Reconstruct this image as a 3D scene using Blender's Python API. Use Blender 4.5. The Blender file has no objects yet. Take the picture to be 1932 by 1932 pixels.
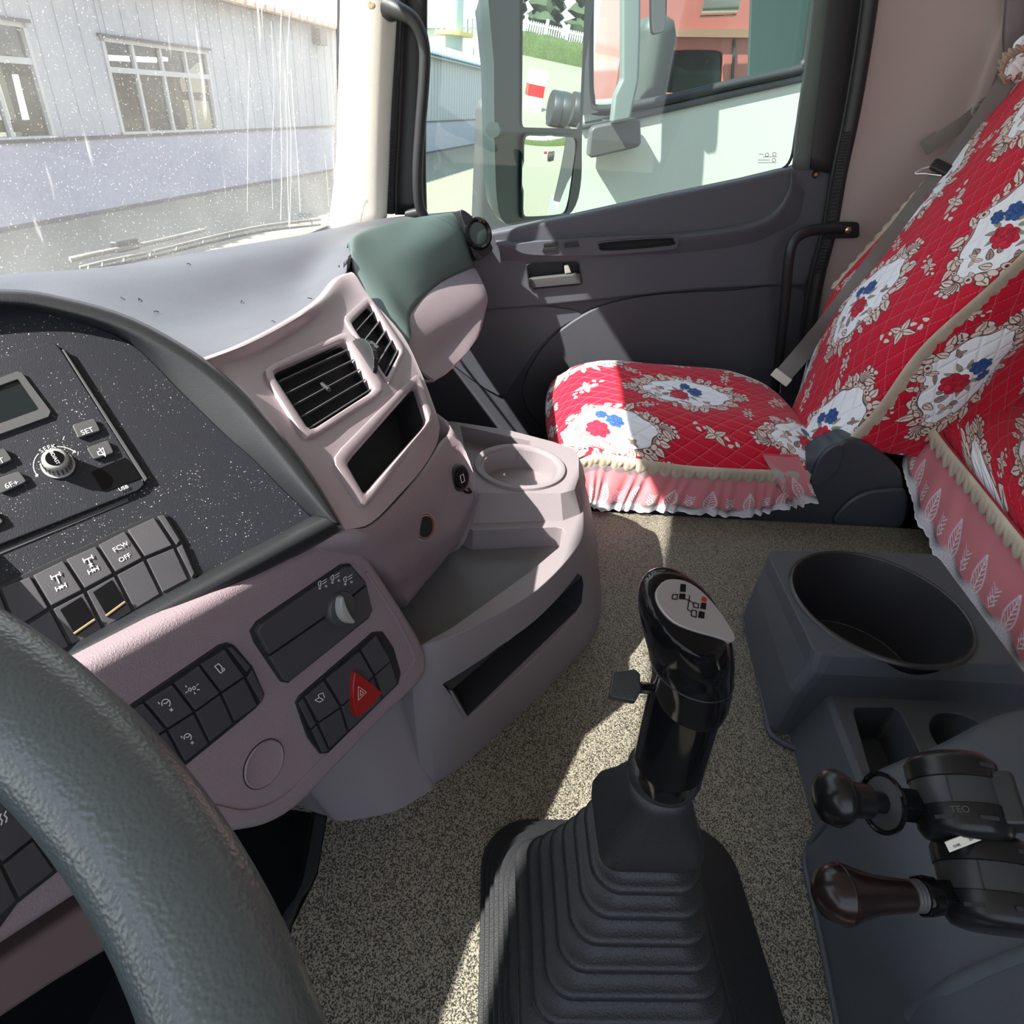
import bpy, bmesh, math, random
import numpy as np
from mathutils import Matrix, Vector
random.seed(7); np.random.seed(7)
S = bpy.context.scene
COL = S.collection
# ---------------------------------------------------------------- camera
F = 1181.0; TH = math.radians(33.4); AZ = math.radians(-4.0); CAM = np.array([0, 0, .75])
FW = np.array([math.cos(AZ), math.sin(AZ), 0]); RT = np.array([math.sin(AZ), -math.cos(AZ), 0]); UP = np.array([0, 0, 1.])
AX = math.cos(TH)*FW - math.sin(TH)*UP; IU = math.sin(TH)*FW + math.cos(TH)*UP
CR, SR = .9957, .0926
ix = CR*RT + SR*IU; iy = -SR*RT + CR*IU
cd = bpy.data.cameras.new('camera'); cam = bpy.data.objects.new('camera', cd); COL.objects.link(cam)
m = Matrix(((ix[0], iy[0], -AX[0], CAM[0]), (ix[1], iy[1], -AX[1], CAM[1]), (ix[2], iy[2], -AX[2], CAM[2]), (0, 0, 0, 1)))
cam.matrix_world = m
cd.sensor_width = 36; cd.lens = 36*F/1932; cd.clip_start = .01; cd.clip_end = 2000
S.camera = cam
# ---------------------------------------------------------------- sky, sun, exposure
SUN = np.array([-.30, .67, .74]); SUN /= np.linalg.norm(SUN)
w = bpy.data.worlds.new('sky'); S.world = w; w.use_nodes = True
nt = w.node_tree; nt.nodes.clear()
wo = nt.nodes.new('ShaderNodeOutputWorld'); bg = nt.nodes.new('ShaderNodeBackground')
tc = nt.nodes.new('ShaderNodeTexCoord'); sx = nt.nodes.new('ShaderNodeSeparateXYZ'); rp = nt.nodes.new('ShaderNodeValToRGB')
nt.links.new(tc.outputs['Generated'], sx.inputs[0]); nt.links.new(sx.outputs['Z'], rp.inputs[0])
rp.color_ramp.elements[0].position = 0; rp.color_ramp.elements[0].color = (.86, .90, .93, 1)
rp.color_ramp.elements[1].position = .8; rp.color_ramp.elements[1].color = (.55, .70, .95, 1)
nt.links.new(rp.outputs[0], bg.inputs[0]); nt.links.new(bg.outputs[0], wo.inputs[0])
bg.inputs[1].default_value = 1.5
sd = bpy.data.lights.new('sun', 'SUN'); so = bpy.data.objects.new('sun', sd); COL.objects.link(so)
sd.energy = 13; sd.angle = math.radians(.6); sd.color = (1, .95, .86)
so.rotation_euler = Vector(SUN).to_track_quat('Z', 'Y').to_euler(); so.location = (0, 5, 8)
S.view_settings.view_transform = 'Standard'; S.view_settings.look = 'None'; S.view_settings.gamma = 1
S.view_settings.use_curve_mapping = False; S.view_settings.exposure = .62
# ---------------------------------------------------------------- measuring: a point on a real plane
def ray(u, v):
    a = (u-966)*CR + (v-966)*SR; b = (u-966)*SR - (v-966)*CR
    return F*AX + a*RT + b*IU
def P(u, v, X=None, Y=None, Z=None, d=None, pl=None, h=0.):
    r = ray(u, v)
    if X is not None: t = (X-CAM[0])/r[0]
    elif Y is not None: t = (Y-CAM[1])/r[1]
    elif Z is not None: t = (Z-CAM[2])/r[2]
    elif d is not None: t = d/F
    else: t = np.dot(pl[0] + h*pl[1] - CAM, pl[1])/np.dot(r, pl[1])
    return CAM + t*r
def nrm(a): a = np.array(a, float); return a/np.linalg.norm(a)
def mkplane(o, n): return (np.array(o, float), nrm(n))
# ---------------------------------------------------------------- materials
def inp(b, *names):
    for n in names:
        if n in b.inputs: return b.inputs[n]
def mat(name, col, rough=.5, metal=0, spec=.5, bump=None, coat=0, vary=0, alpha=None):
    """bump=(scale, strength, kind)"""
    m = bpy.data.materials.new(name); m.use_nodes = True; n = m.node_tree.nodes; l = m.node_tree.links
    b = n['Principled BSDF']; b.inputs['Base Color'].default_value = (*col, 1); b.inputs['Roughness'].default_value = rough
    b.inputs['Metallic'].default_value = metal; inp(b, 'Specular IOR Level').default_value = spec
    inp(b, 'Coat Weight').default_value = coat
    co = n.new('ShaderNodeTexCoord')
    if bump:
        sc, st, kind = bump
        if kind == 'grain':
            t = n.new('ShaderNodeTexVoronoi'); t.feature = 'SMOOTH_F1'; t.inputs['Scale'].default_value = sc; o = t.outputs['Distance']
        elif kind == 'leather':
            t = n.new('ShaderNodeTexVoronoi'); t.feature = 'DISTANCE_TO_EDGE'; t.inputs['Scale'].default_value = sc; o = t.outputs['Distance']
        else:
            t = n.new('ShaderNodeTexNoise'); t.inputs['Scale'].default_value = sc; t.inputs['Detail'].default_value = 4; o = t.outputs[0]
        mp = n.new('ShaderNodeMapping'); l.new(co.outputs['Object'], mp.inputs[0])
        if kind == 'leather':
            dn = n.new('ShaderNodeTexNoise'); dn.inputs['Scale'].default_value = sc*1.5; l.new(co.outputs['Object'], dn.inputs[0])
            mx = n.new('ShaderNodeMixRGB'); mx.inputs[0].default_value = .004; mx.blend_type = 'ADD'
            l.new(mp.outputs[0], mx.inputs[1]); l.new(dn.outputs['Color'], mx.inputs[2]); l.new(mx.outputs[0], t.inputs['Vector'])
        else: l.new(mp.outputs[0], t.inputs['Vector'])
        bp = n.new('ShaderNodeBump'); bp.inputs['Strength'].default_value = st; bp.inputs['Distance'].default_value = .0006
        l.new(o, bp.inputs['Height']); l.new(bp.outputs[0], b.inputs['Normal'])
    if vary:
        t = n.new('ShaderNodeTexNoise'); t.inputs['Scale'].default_value = 9; t.inputs['Detail'].default_value = 6; l.new(co.outputs['Object'], t.inputs[0])
        r = n.new('ShaderNodeValToRGB'); r.color_ramp.elements[0].position = .3; r.color_ramp.elements[1].position = .7
        r.color_ramp.elements[0].color = (*[c*(1-vary) for c in col], 1); r.color_ramp.elements[1].color = (*[min(1, c*(1+vary)) for c in col], 1)
        l.new(t.outputs[0], r.inputs[0]); l.new(r.outputs[0], b.inputs['Base Color'])
    return m
M = {}
M['trim'] = mat('grey_trim_plastic', (.225, .195, .21), .55, bump=(900, .35, 'grain'))
M['leather'] = mat('grained_trim', (.27, .208, .235), .5, bump=(420, .9, 'leather'))
M['silver'] = mat('satin_silver_paint', (.40, .325, .36), .42, metal=.3, spec=.4, bump=(1500, .12, 'noise'))
M['dash'] = mat('dash_top_plastic', (.080, .083, .098), .5, spec=.6, bump=(1200, .4, 'grain'), vary=.06)
M['pad'] = mat('dash_pad_green_grey', (.062, .092, .085), .5, spec=.5, bump=(1200, .3, 'grain'))
M['fascia'] = mat('fascia_black', (.012, .013, .020), .5, spec=.4, bump=(1500, .25, 'grain'))
M['black'] = mat('black_plastic', (.015, .016, .019), .42, bump=(1500, .2, 'grain'))
M['switch'] = mat('switch_plastic', (.056, .053, .062), .45, bump=(1800, .15, 'grain'))
M['gloss'] = mat('gloss_black', (.005, .005, .006), .10, spec=.22)
M['rubber'] = mat('black_rubber', (.018, .019, .022), .48, bump=(700, .5, 'grain'))
M['rubberl'] = mat('dusty_rubber', (.05, .046, .042), .7, bump=(700, .5, 'grain'), vary=.25)
M['door'] = mat('door_plastic', (.078, .083, .102), .5, bump=(1100, .5, 'grain'))
M['door2'] = mat('door_lower_plastic', (.060, .062, .077), .6, bump=(900, .5, 'grain'))
M['consl'] = mat('console_black', (.060, .070, .084), .48, bump=(650, .6, 'leather'))
M['wheel'] = mat('wheel_leather', (.075, .095, .102), .30, spec=.7, bump=(750, .5, 'grain'))
M['white'] = mat('white_print', (.75, .75, .75), .6)
M['red'] = mat('hazard_red', (.33, .012, .012), .28, coat=.3)
M['brass'] = mat('brass', (.75, .55, .3), .3, metal=1)
M['chrome'] = mat('chrome', (.8, .8, .8), .15, metal=1)
M['pilw'] = mat('pillar_cream', (.62, .58, .52), .65, bump=(900, .3, 'grain'))
M['wallg'] = mat('rear_trim_grey', (.56, .475, .465), .7, bump=(500, .2, 'noise'))
M['belt'] = mat('belt_webbing', (.15, .14, .13), .6, bump=(1500, .4, 'noise'))
M['beltl'] = mat('light_webbing', (.20, .18, .165), .6, bump=(1500, .4, 'noise'))
M['screen'] = mat('dark_screen', (.008, .012, .014), .15)
M['seatpl'] = mat('seat_shield', (.04, .047, .06), .45, bump=(900, .3, 'grain'))
def dusty(m, thr=.735, sc=700, col=(.45, .43, .40)):
    n = m.node_tree.nodes; l = m.node_tree.links; b = n['Principled BSDF']; co = n.new('ShaderNodeTexCoord'); t = n.new('ShaderNodeTexNoise'); t.inputs['Scale'].default_value = sc; t.inputs['Detail'].default_value = 0
    g = n.new('ShaderNodeTexNoise'); g.inputs['Scale'].default_value = 22; l.new(co.outputs['Object'], g.inputs[0]); l.new(co.outputs['Object'], t.inputs[0])
    a = n.new('ShaderNodeMath'); a.operation = 'MULTIPLY_ADD'; a.inputs[1].default_value = .35; l.new(g.outputs[0], a.inputs[0]); l.new(t.outputs[0], a.inputs[2])
    r = n.new('ShaderNodeValToRGB'); r.color_ramp.elements[0].position = thr+.175; r.color_ramp.elements[1].position = thr+.20; r.color_ramp.elements[0].color = (*b.inputs['Base Color'].default_value[:3], 1); r.color_ramp.elements[1].color = (*col, 1)
    l.new(a.outputs[0], r.inputs[0]); l.new(r.outputs[0], b.inputs['Base Color']); return m
dusty(M['fascia'], .80, 900)
inp(M['wheel'].node_tree.nodes['Principled BSDF'], 'Coat Weight').default_value = .35; inp(M['wheel'].node_tree.nodes['Principled BSDF'], 'Coat Roughness').default_value = .32
M['copper'] = mat('copper_ring', (.55, .25, .18), .35, metal=.8)
M['silverplate'] = mat('silver_plate', (.36, .33, .34), .35, metal=.4)
M['knobgrey'] = mat('knob_grey', (.34, .34, .33), .35, spec=.6)
M['dkgrey'] = mat('dark_grey', (.06, .06, .065), .5)
M['label'] = mat('sticker', (.65, .6, .52), .6)
M['knee'] = mat('knee_panel', (.15, .105, .105), .6)
M['cavity'] = mat('cavity', (.02, .02, .024), .8)
# ---------------------------------------------------------------- object helpers
def root_of(o):
    while o.parent: o = o.parent
    return o
def thing(name, label, cat, loc, group=None):
    o = bpy.data.objects.new(name, None); COL.objects.link(o); o.location = loc; o.empty_display_size = .02
    o['label'] = label; o['category'] = cat
    if group: o['group'] = group
    return o
def tag(o, label=None, cat=None, group=None, kind=None):
    if label: o['label'] = label
    if cat: o['category'] = cat
    if group: o['group'] = group
    if kind: o['kind'] = kind
    return o
def mk(name, V, Fc, mt, parent=None, smooth=True, bevel=0, solid=0, sub=0, seg=2, offset=-1, ang=38, uv=None):
    V = np.array([np.array(v, float) for v in V])
    if parent is not None: org = np.array(root_of(parent).location)
    else: org = np.array([V[:, 0].mean(), V[:, 1].mean(), V[:, 2].min()])
    me = bpy.data.meshes.new(name); me.from_pydata((V-org).tolist(), [], [list(f) for f in Fc]); me.update()
    if not solid:
        bm = bmesh.new(); bm.from_mesh(me); bmesh.ops.recalc_face_normals(bm, faces=bm.faces); bm.to_mesh(me); bm.free()
    if uv is not None:
        ul = me.uv_layers.new(name='UVMap')
        for lp in me.loops: ul.data[lp.index].uv = uv[lp.vertex_index]
    me.materials.append(M[mt] if isinstance(mt, str) else mt)
    o = bpy.data.objects.new(name, me); COL.objects.link(o)
    if parent is not None: o.parent = parent
    else: o.location = org
    if smooth:
        for p in me.polygons: p.use_smooth = True
        if not bevel: me.set_sharp_from_angle(angle=math.radians(48))
    if solid:
        md = o.modifiers.new('t', 'SOLIDIFY'); md.thickness = solid; md.offset = offset
    if bevel:
        md = o.modifiers.new('b', 'BEVEL'); md.width = bevel; md.segments = seg; md.limit_method = 'ANGLE'; md.angle_limit = math.radians(30)
        md.harden_normals = False
    if sub:
        md = o.modifiers.new('s', 'SUBSURF'); md.levels = sub; md.render_levels = sub
    if smooth and (bevel or solid or ang < 38):
        md = o.modifiers.new('w', 'WEIGHTED_NORMAL'); md.keep_sharp = True
    return o
def prism(name, pts, n, h0, h1, mt, parent=None, **k):
    """outline pts (on a plane) pushed from h0 to h1 along n"""
    n = nrm(n); pts = [np.array(p) for p in pts]; N = len(pts)
    # orientation: make outline counter-clockwise about n
    c = sum(pts)/N; ar = sum(np.dot(np.cross(pts[i]-c, pts[(i+1) % N]-c), n) for i in range(N))
    if ar < 0: pts = pts[::-1]
    V = [p+n*h0 for p in pts] + [p+n*h1 for p in pts]
    Fc = [list(range(N))[::-1], list(range(N, 2*N))] + [[i, (i+1) % N, N+(i+1) % N, N+i] for i in range(N)]
    k.setdefault('smooth', False)
    if k.get('bevel'): k['smooth'] = True
    return mk(name, V, Fc, mt, parent, **k)
def pp(name, px, pl, h0, h1, mt, parent=None, at=0., **k):
    """prism from pixel outline measured on plane pl (raised by at)"""
    return prism(name, [P(u, v, pl=pl, h=at)-0*pl[1] for u, v in px], pl[1], h0, h1, mt, parent, **k)
def boxm(name, c, e, mt, parent=None, **k):
    """c centre, e = three half-edge vectors"""
    c = np.array(c, float); e = [np.array(x, float) for x in e]
    pts = [c-e[0]-e[1], c+e[0]-e[1], c+e[0]+e[1], c-e[0]+e[1]]; h = np.linalg.norm(e[2])
    return prism(name, pts, e[2], -h, h, mt, parent, **k)
def ab(name, x0, x1, y0, y1, z0, z1, mt, parent=None, **k):
    return prism(name, [(x0, y0, z0), (x1, y0, z0), (x1, y1, z0), (x0, y1, z0)], (0, 0, 1), 0, z1-z0, mt, parent, **k)
def cat1(A, k, closed=False):
    A = np.array(A, float); n = len(A); out = []
    if closed: g = lambda i: A[i % n]
    else: g = lambda i: (A[i] if 0 <= i < n else (2*A[0]-A[1] if i < 0 else 2*A[-1]-A[-2]))
    for i in range(n if closed else n-1):
        p0, p1, p2, p3 = g(i-1), g(i), g(i+1), g(i+2)
        for j in range(k):
            t = j/k
            out.append(.5*((2*p1)+(p2-p0)*t+(2*p0-5*p1+4*p2-p3)*t*t+(3*p1-p0-3*p2+p3)*t**3))
    if not closed: out.append(A[-1])
    return np.array(out)
def gridfaces(m_, n_, cu=False, cv=False):
    Fc = []
    for i in range(m_ if cu else m_-1):
        for j in range(n_ if cv else n_-1):
            a, b = i, (i+1) % m_; c, d = j, (j+1) % n_
            Fc.append([a*n_+c, b*n_+c, b*n_+d, a*n_+d])
    return Fc
def patch(name, G, mt, parent=None, ku=4, kv=4, solid=.004, flip=False, **k):
    G = np.array(G, float)
    if ku > 1: G = cat1(G, ku)
    if kv > 1: G = np.swapaxes(cat1(np.swapaxes(G, 0, 1), kv), 0, 1)
    m_, n_ = G.shape[:2]; Fc = gridfaces(m_, n_)
    if flip: Fc = [f[::-1] for f in Fc]
    uv = [(j/(n_-1), i/(m_-1)) for i in range(m_) for j in range(n_)]
    k.setdefault('uv', uv)
    return mk(name, G.reshape(-1, 3), Fc, mt, parent, solid=solid, **k)
def loft(name, secs, mt, parent=None, ku=1, caps=True, **k):
    """closed sections"""
    G = np.array(secs, float)
    if ku > 1: G = cat1(G, ku)
    m_, n_ = G.shape[:2]; Fc = gridfaces(m_, n_, cv=True); V = list(G.reshape(-1, 3))
    if caps:
        Fc.append(list(range(n_))); Fc.append([(m_-1)*n_+i for i in range(n_)][::-1])
    return mk(name, V, Fc, mt, parent, **k)
def frame_of(d, ref=(0, 0, 1)):
    d = nrm(d); a = np.cross(ref, d)
    if np.linalg.norm(a) < 1e-3: a = np.cross((1, 0, 0), d)
    a = nrm(a); return a, np.cross(d, a), d
def tube(name, pts, r, mt, parent=None, k=6, n=12, closed=False, flat=None, caps=True, **kw):
    A = cat1(pts, k, closed) if k > 1 else np.array(pts, float)
    N = len(A); R = r if hasattr(r, '__len__') else [r]*N
    if hasattr(r, '__len__') and len(r) != N: R = np.interp(np.linspace(0, 1, N), np.linspace(0, 1, len(r)), r)
    secs = []; a = None
    for i in range(N):
        d = A[(i+1) % N]-A[i-1] if closed else A[min(i+1, N-1)]-A[max(i-1, 0)]
        d = nrm(d)
        if a is None: a, b, _ = frame_of(d)
        a = nrm(a-d*np.dot(a, d)); b = np.cross(d, a)
        secs.append([A[i]+R[i]*(math.cos(t)*a+math.sin(t)*b) for t in np.linspace(0, 2*math.pi, n, endpoint=False)])
    G = np.array(secs); Fc = gridfaces(N, n, cu=closed, cv=True)
    if caps and not closed: Fc += [list(range(n))[::-1], [(N-1)*n+i for i in range(n)]]
    return mk(name, G.reshape(-1, 3), Fc, mt, parent, **kw)
def ribbon(name, pts, wv, mt, parent=None, k=6, th=.0012, **kw):
    """flat strap along pts; wv half-width vector(s)"""
    A = cat1(pts, k); N = len(A); W = np.array(wv, float)
    W = cat1(W, k) if W.ndim == 2 else np.array([W]*N)
    G = np.array([[A[i]-W[i], A[i], A[i]+W[i]] for i in range(N)])
    return patch(name, G, mt, parent, ku=1, kv=1, solid=th, **kw)
def lathe(name, o, d, prof, mt, parent=None, n=32, ex=1, ey=1, ref=(0, 0, 1), caps=True, **kw):
    """prof: list of (h, r) along d"""
    a, b, d = frame_of(d, ref); o = np.array(o, float)
    secs = [[o+h*d+r*(ex*math.cos(t)*a+ey*math.sin(t)*b) for t in np.linspace(0, 2*math.pi, n, endpoint=False)] for h, r in prof]
    G = np.array(secs); Fc = gridfaces(len(prof), n, cv=True)
    if caps: Fc += [list(range(n))[::-1], [(len(prof)-1)*n+i for i in range(n)]]
    return mk(name, G.reshape(-1, 3), Fc, mt, parent, ang=30, **kw)
def cut(o, cutters):
    for c in cutters:
        md = o.modifiers.new('c', 'BOOLEAN'); md.operation = 'DIFFERENCE'; md.object = c; md.solver = 'EXACT'
    bpy.context.view_layer.update()
    dg = bpy.context.evaluated_depsgraph_get(); me = bpy.data.meshes.new_from_object(o.evaluated_get(dg))
    o.modifiers.clear(); o.data = me
    for c in cutters: bpy.data.objects.remove(c)
    for p in me.polygons: p.use_smooth = False
    md = o.modifiers.new('b', 'BEVEL'); md.width = .0015; md.segments = 2; md.limit_method = 'ANGLE'; md.angle_limit = math.radians(30)
    return o
def strokes(name, lines, pl, wd, mt, parent, h=0., th=.0003):
    """printed strokes: list of pixel polylines on plane pl"""
    V = []; Fc = []; n = pl[1]
    for ln in lines:
        pts = [P(u, v, pl=pl, h=h) for u, v in ln]
        for p, q in zip(pts[:-1], pts[1:]):
            d = q-p
            if np.linalg.norm(d) < 1e-6: continue
            d = nrm(d); s = np.cross(n, d)*wd/2; b = len(V)
            p2 = p-d*wd*.3; q2 = q+d*wd*.3
            V += [p2-s, q2-s, q2+s, p2+s, p2-s+n*th, q2-s+n*th, q2+s+n*th, p2+s+n*th]
            Fc += [[b+4, b+5, b+6, b+7], [b, b+1, b+5, b+4], [b+1, b+2, b+6, b+5], [b+2, b+3, b+7, b+6], [b+3, b, b+4, b+7]]
    return mk(name, V, Fc, mt, parent, smooth=False)
def circ(c, r, a0=0, a1=360, n=14, ry=None, rot=0):
    ry = ry or r; R = math.radians(rot)
    out = []
    for t in np.linspace(math.radians(a0), math.radians(a1), n):
        x, y = r*math.cos(t), ry*math.sin(t); out.append((c[0]+x*math.cos(R)-y*math.sin(R), c[1]+x*math.sin(R)+y*math.cos(R)))
    return out
def text(name, s, o, right, upv, size, mt, parent, bold=0, mirror=False):
    cu = bpy.data.curves.new(name, 'FONT'); cu.body = s; cu.size = size; cu.align_x = 'CENTER'; cu.align_y = 'CENTER'; cu.extrude = .0001; cu.resolution_u = 3; cu.offset = bold
    t = bpy.data.objects.new('t', cu); COL.objects.link(t); bpy.context.view_layer.update()
    me = bpy.data.meshes.new_from_object(t.evaluated_get(bpy.context.evaluated_depsgraph_get())); bpy.data.objects.remove(t)
    right = nrm(right); n = nrm(np.cross(right, upv)); u = np.cross(n, right); o = np.array(o, float)-np.array(root_of(parent).location)
    for v in me.vertices:
        c = v.co; x = -c.x if mirror else c.x
        v.co = Vector((o + right*x + u*c.y + n*(c.z+.0002)).tolist())
    me.materials.clear(); me.materials.append(M[mt]); ob = bpy.data.objects.new(name, me); COL.objects.link(ob); ob.parent = parent
    return ob
def quadpt(q, s, t):
    """bilinear in pixel quad tl,tr,br,bl"""
    q = [np.array(x, float) for x in q]
    return (1-t)*((1-s)*q[0]+s*q[1])+t*((1-s)*q[3]+s*q[2])
def rrect(q, r=.15, n=3):
    """rounded pixel quad"""
    out = []
    q = [np.array(x, float) for x in q]
    for i in range(4):
        p0, p1, p2 = q[i-1], q[i], q[(i+1) % 4]
        a = p1+(p0-p1)*r; b = p1+(p2-p1)*r
        for j in range(n+1):
            t = j/n; out.append((1-t)**2*a+2*t*(1-t)*p1+t*t*b)
    return out
# ================================================================ measuring planes of the dash
_r = nrm(ray(2600, 0)); _c = nrm(.94*IU - .69*RT); NU = nrm(np.cross(_r, _c)); UPL = (P(237, 1002, d=.5), NU); RU = _r; CU = np.cross(NU, _r)
_r2 = nrm(668*RT + 1338*FW - 116*UP); _c2 = nrm(-699*RT + 213*FW + 2468*UP); NL = nrm(np.cross(_r2, _c2)); LPL = (np.array([.40, .214, .394])+NL*.024, NL)
def row(L): return [P(u, v, Z=z) for u, v, z in L]
_tri = {}
def hit(G, u, v, k=4):
    """point and normal where the sight line meets a patch"""
    G = np.array(G, float); key = (G.tobytes(), k)
    if key not in _tri:
        H = cat1(G, k); H = np.swapaxes(cat1(np.swapaxes(H, 0, 1), k), 0, 1)
        a, b, c, d = (x.reshape(-1, 3) for x in (H[:-1, :-1], H[1:, :-1], H[1:, 1:], H[:-1, 1:]))
        A_, B_, C_ = np.concatenate([a, a]), np.concatenate([b, c]), np.concatenate([c, d]); _tri[key] = (A_, B_, C_, np.cross(B_-A_, C_-A_))
    A_, B_, C_, Nn = _tri[key]; r = ray(u, v); dn = Nn@r; dn = np.where(np.abs(dn) < 1e-14, 1e-14, dn)
    t = np.einsum('ij,ij->i', A_-CAM, Nn)/dn; p = CAM+t[:, None]*r; e = -1e-9
    ok = (t > 0)
    for x, y in ((A_, B_), (B_, C_), (C_, A_)): ok &= np.einsum('ij,ij->i', np.cross(y-x, p-x), Nn) >= e
    if not ok.any(): return None
    i = np.where(ok)[0]; i = i[np.argmin(t[i])]
    return p[i], nrm(Nn[i])*(-1 if dn[i] > 0 else 1)
def well(name, px, pl, depth, mt, parent, h=0., **k):
    A = [P(u, v, pl=pl, h=h) for u, v in px]; n = pl[1]; N = len(A); c = sum(A)/N
    ar = sum(np.dot(np.cross(A[i]-c, A[(i+1) % N]-c), n) for i in range(N))
    if ar < 0: A = A[::-1]
    V = A+[p-n*depth for p in A]; Fc = [[i, N+i, N+(i+1) % N, (i+1) % N] for i in range(N)]+[list(range(N, 2*N))]
    return mk(name, V, Fc, mt, parent, smooth=False, solid=.001, offset=1, **k)
def ringpx(name, outer, inner, pl, h0, h1, mt, parent, **k):
    """raised frame between two pixel outlines with the same number of points"""
    n = pl[1]; A = [P(u, v, pl=pl) for u, v in outer]; B = [P(u, v, pl=pl) for u, v in inner]; N = len(A)
    G = [[a+n*h0, a+n*h1, b+n*h1, b+n*h0] for a, b in zip(A, B)]
    V = np.array(G).reshape(-1, 3); Fc = gridfaces(N, 4, cu=True)+[[(i*4)+3, ((i+1) % N)*4+3, ((i+1) % N)*4, i*4] for i in range(N)]
    k.setdefault('smooth', False)
    return mk(name, V, Fc, mt, parent, **k)

# ================================================================ DASHBOARD
D = thing('dashboard', 'grey and black wraparound dashboard with silver centre panel below the windscreen', 'dashboard', (.7, .3, .1))
back = row([(-260, 553, .47), (0, 526, .47), (150, 512, .47), (300, 489, .47), (450, 463, .47), (560, 445, .47), (640, 428, .47), (730, 411, .47), (862, 399, .475)])
front = row([(-260, 640, .52), (0, 600, .53), (200, 625, .535), (370, 700, .515), (500, 640, .499), (580, 594, .494), (650, 528, .494), (685, 470, .485), (885, 412, .475)])
back = np.array(back); front = np.array(front)
mid = [back*.75+front*.25, back*.5+front*.5, back*.25+front*.75]
mid[0][1:6, 2] += .010; mid[1][1:6, 2] -= .028; mid[2][1:6, 2] -= .022
ext = back.copy(); ext[:, 1] += .05; ext[:, 2] -= .03
front2 = front.copy(); front2[:, 2] -= .03; front2[:, 1] -= .004
patch('dash_top', [ext, back, *mid, front, front2], 'dash', D, ku=5, kv=5, solid=.006, offset=-1)
# hood rim round the black fascia
o_ = [(-260, 560), (0, 546), (120, 561), (250, 600), (370, 667), (450, 732), (530, 820), (592, 902), (644, 988)]
t_ = [(-260, 590), (0, 574), (115, 589), (235, 626), (345, 690), (430, 760), (505, 845), (570, 925), (620, 984)]
b_ = [(-260, 592), (0, 582), (120, 600), (245, 646), (345, 740), (428, 820), (480, 866), (538, 925), (594, 979)]
R0 = [P(u, v, pl=UPL, h=-.05) for u, v in o_]; R1 = [P(u, v, pl=UPL, h=.008) for u, v in o_]
Rm = [P((a[0]+b[0])/2, (a[1]+b[1])/2, pl=UPL, h=.016) for a, b in zip(o_, t_)]
R2 = [P(u, v, pl=UPL, h=.013) for u, v in t_]; R3 = [P(u, v, pl=UPL, h=0) for u, v in b_]; R4 = [P(u-12, v, pl=UPL, h=-.004) for u, v in b_]
patch('hood_rim', [R0, R1, Rm, R2, R3, R4], 'black', D, ku=3, kv=4, solid=.003, offset=-1)
fas = [tuple(p) for p in cat1([(u-4, v) for u, v in b_], 4)]+[(590, 985), (400, 1088), (150, 1220), (-260, 1420)]
prism('fascia', [P(u, v, pl=UPL) for u, v in fas], NU, -.006, 0, 'fascia', D, smooth=False)
lp = [[P(u, v, pl=UPL, h=h) for u, v in L] for h, L in (
    (-.001, [(592, 978), (500, 1028), (400, 1080), (150, 1212), (-260, 1420)]), (.010, [(612, 982), (510, 1034), (405, 1090), (155, 1224), (-260, 1438)]),
    (.014, [(626, 986), (520, 1042), (412, 1100), (160, 1234), (-260, 1452)]), (.006, [(636, 996), (525, 1054), (420, 1112), (165, 1248), (-260, 1468)]),
    (-.012, [(640, 1000), (530, 1058), (425, 1116), (170, 1254), (-260, 1476)]))]
patch('lower_lip', lp, 'black', D, ku=3, kv=2, solid=.003)
pp('rim_groove', [(240, 940), (243, 946), (-120, 1096), (-120, 1088)], UPL, 0, .0008, 'dkgrey', D)
# silver vent panel
VC = [[(378, 683, .532), (412, 712, .515), (480, 778, .49), (545, 858, .458), (610, 940, .425), (652, 1000, .402)],
      [(470, 648, .522), (500, 674, .500), (555, 750, .473), (620, 840, .443), (675, 925, .412), (702, 985, .393)],
      [(550, 606, .515), (575, 632, .492), (635, 712, .462), (690, 800, .432), (735, 878, .402), (757, 930, .382)],
      [(610, 565, .508), (640, 597, .485), (700, 684, .452), (745, 770, .42), (785, 840, .392), (797, 884, .374)],
      [(642, 526, .503), (674, 563, .482), (732, 645, .448), (775, 738, .41), (806, 806, .385), (824, 838, .367)],
      [(668, 516, .50), (697, 560, .478), (759, 632, .44), (794, 702, .41), (822, 775, .38), (830, 805, .368)]]
VG = [[P(*VC[j][i][:2], Z=VC[j][i][2]) for j in range(6)] for i in range(6)]
top0 = [p+np.array([0, .012, -.002]) for p in VG[0]]
vp = patch('vent_panel', [top0]+VG, 'silver', D, ku=4, kv=4, solid=.006, offset=-1)
def tplane(px):
    A = [hit(VG, u, v)[0] for u, v in px]; n = nrm(np.cross(A[1]-A[0], A[2]-A[0]))
    if np.dot(n, ray(*px[0])) > 0: n = -n
    return (sum(A)/len(A), n)
q1 = [(512, 706), (650, 645), (704, 738), (583, 816)]; PL1 = tplane(q1)
q2 = [(661, 611), (697, 574), (754, 664), (728, 716)]; PL2 = tplane([(668, 622), (697, 590), (750, 664), (728, 705)])
q3 = [(652, 876), (783, 727), (806, 798), (685, 935)]; PL3 = tplane([(660, 878), (783, 735), (800, 795), (690, 930)])
cts = []
def dens(q, n=6):
    out = []
    for a, b in zip(q, q[1:]+q[:1]):
        for k in range(n): out.append((a[0]+(b[0]-a[0])*k/n, a[1]+(b[1]-a[1])*k/n))
    return out
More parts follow.
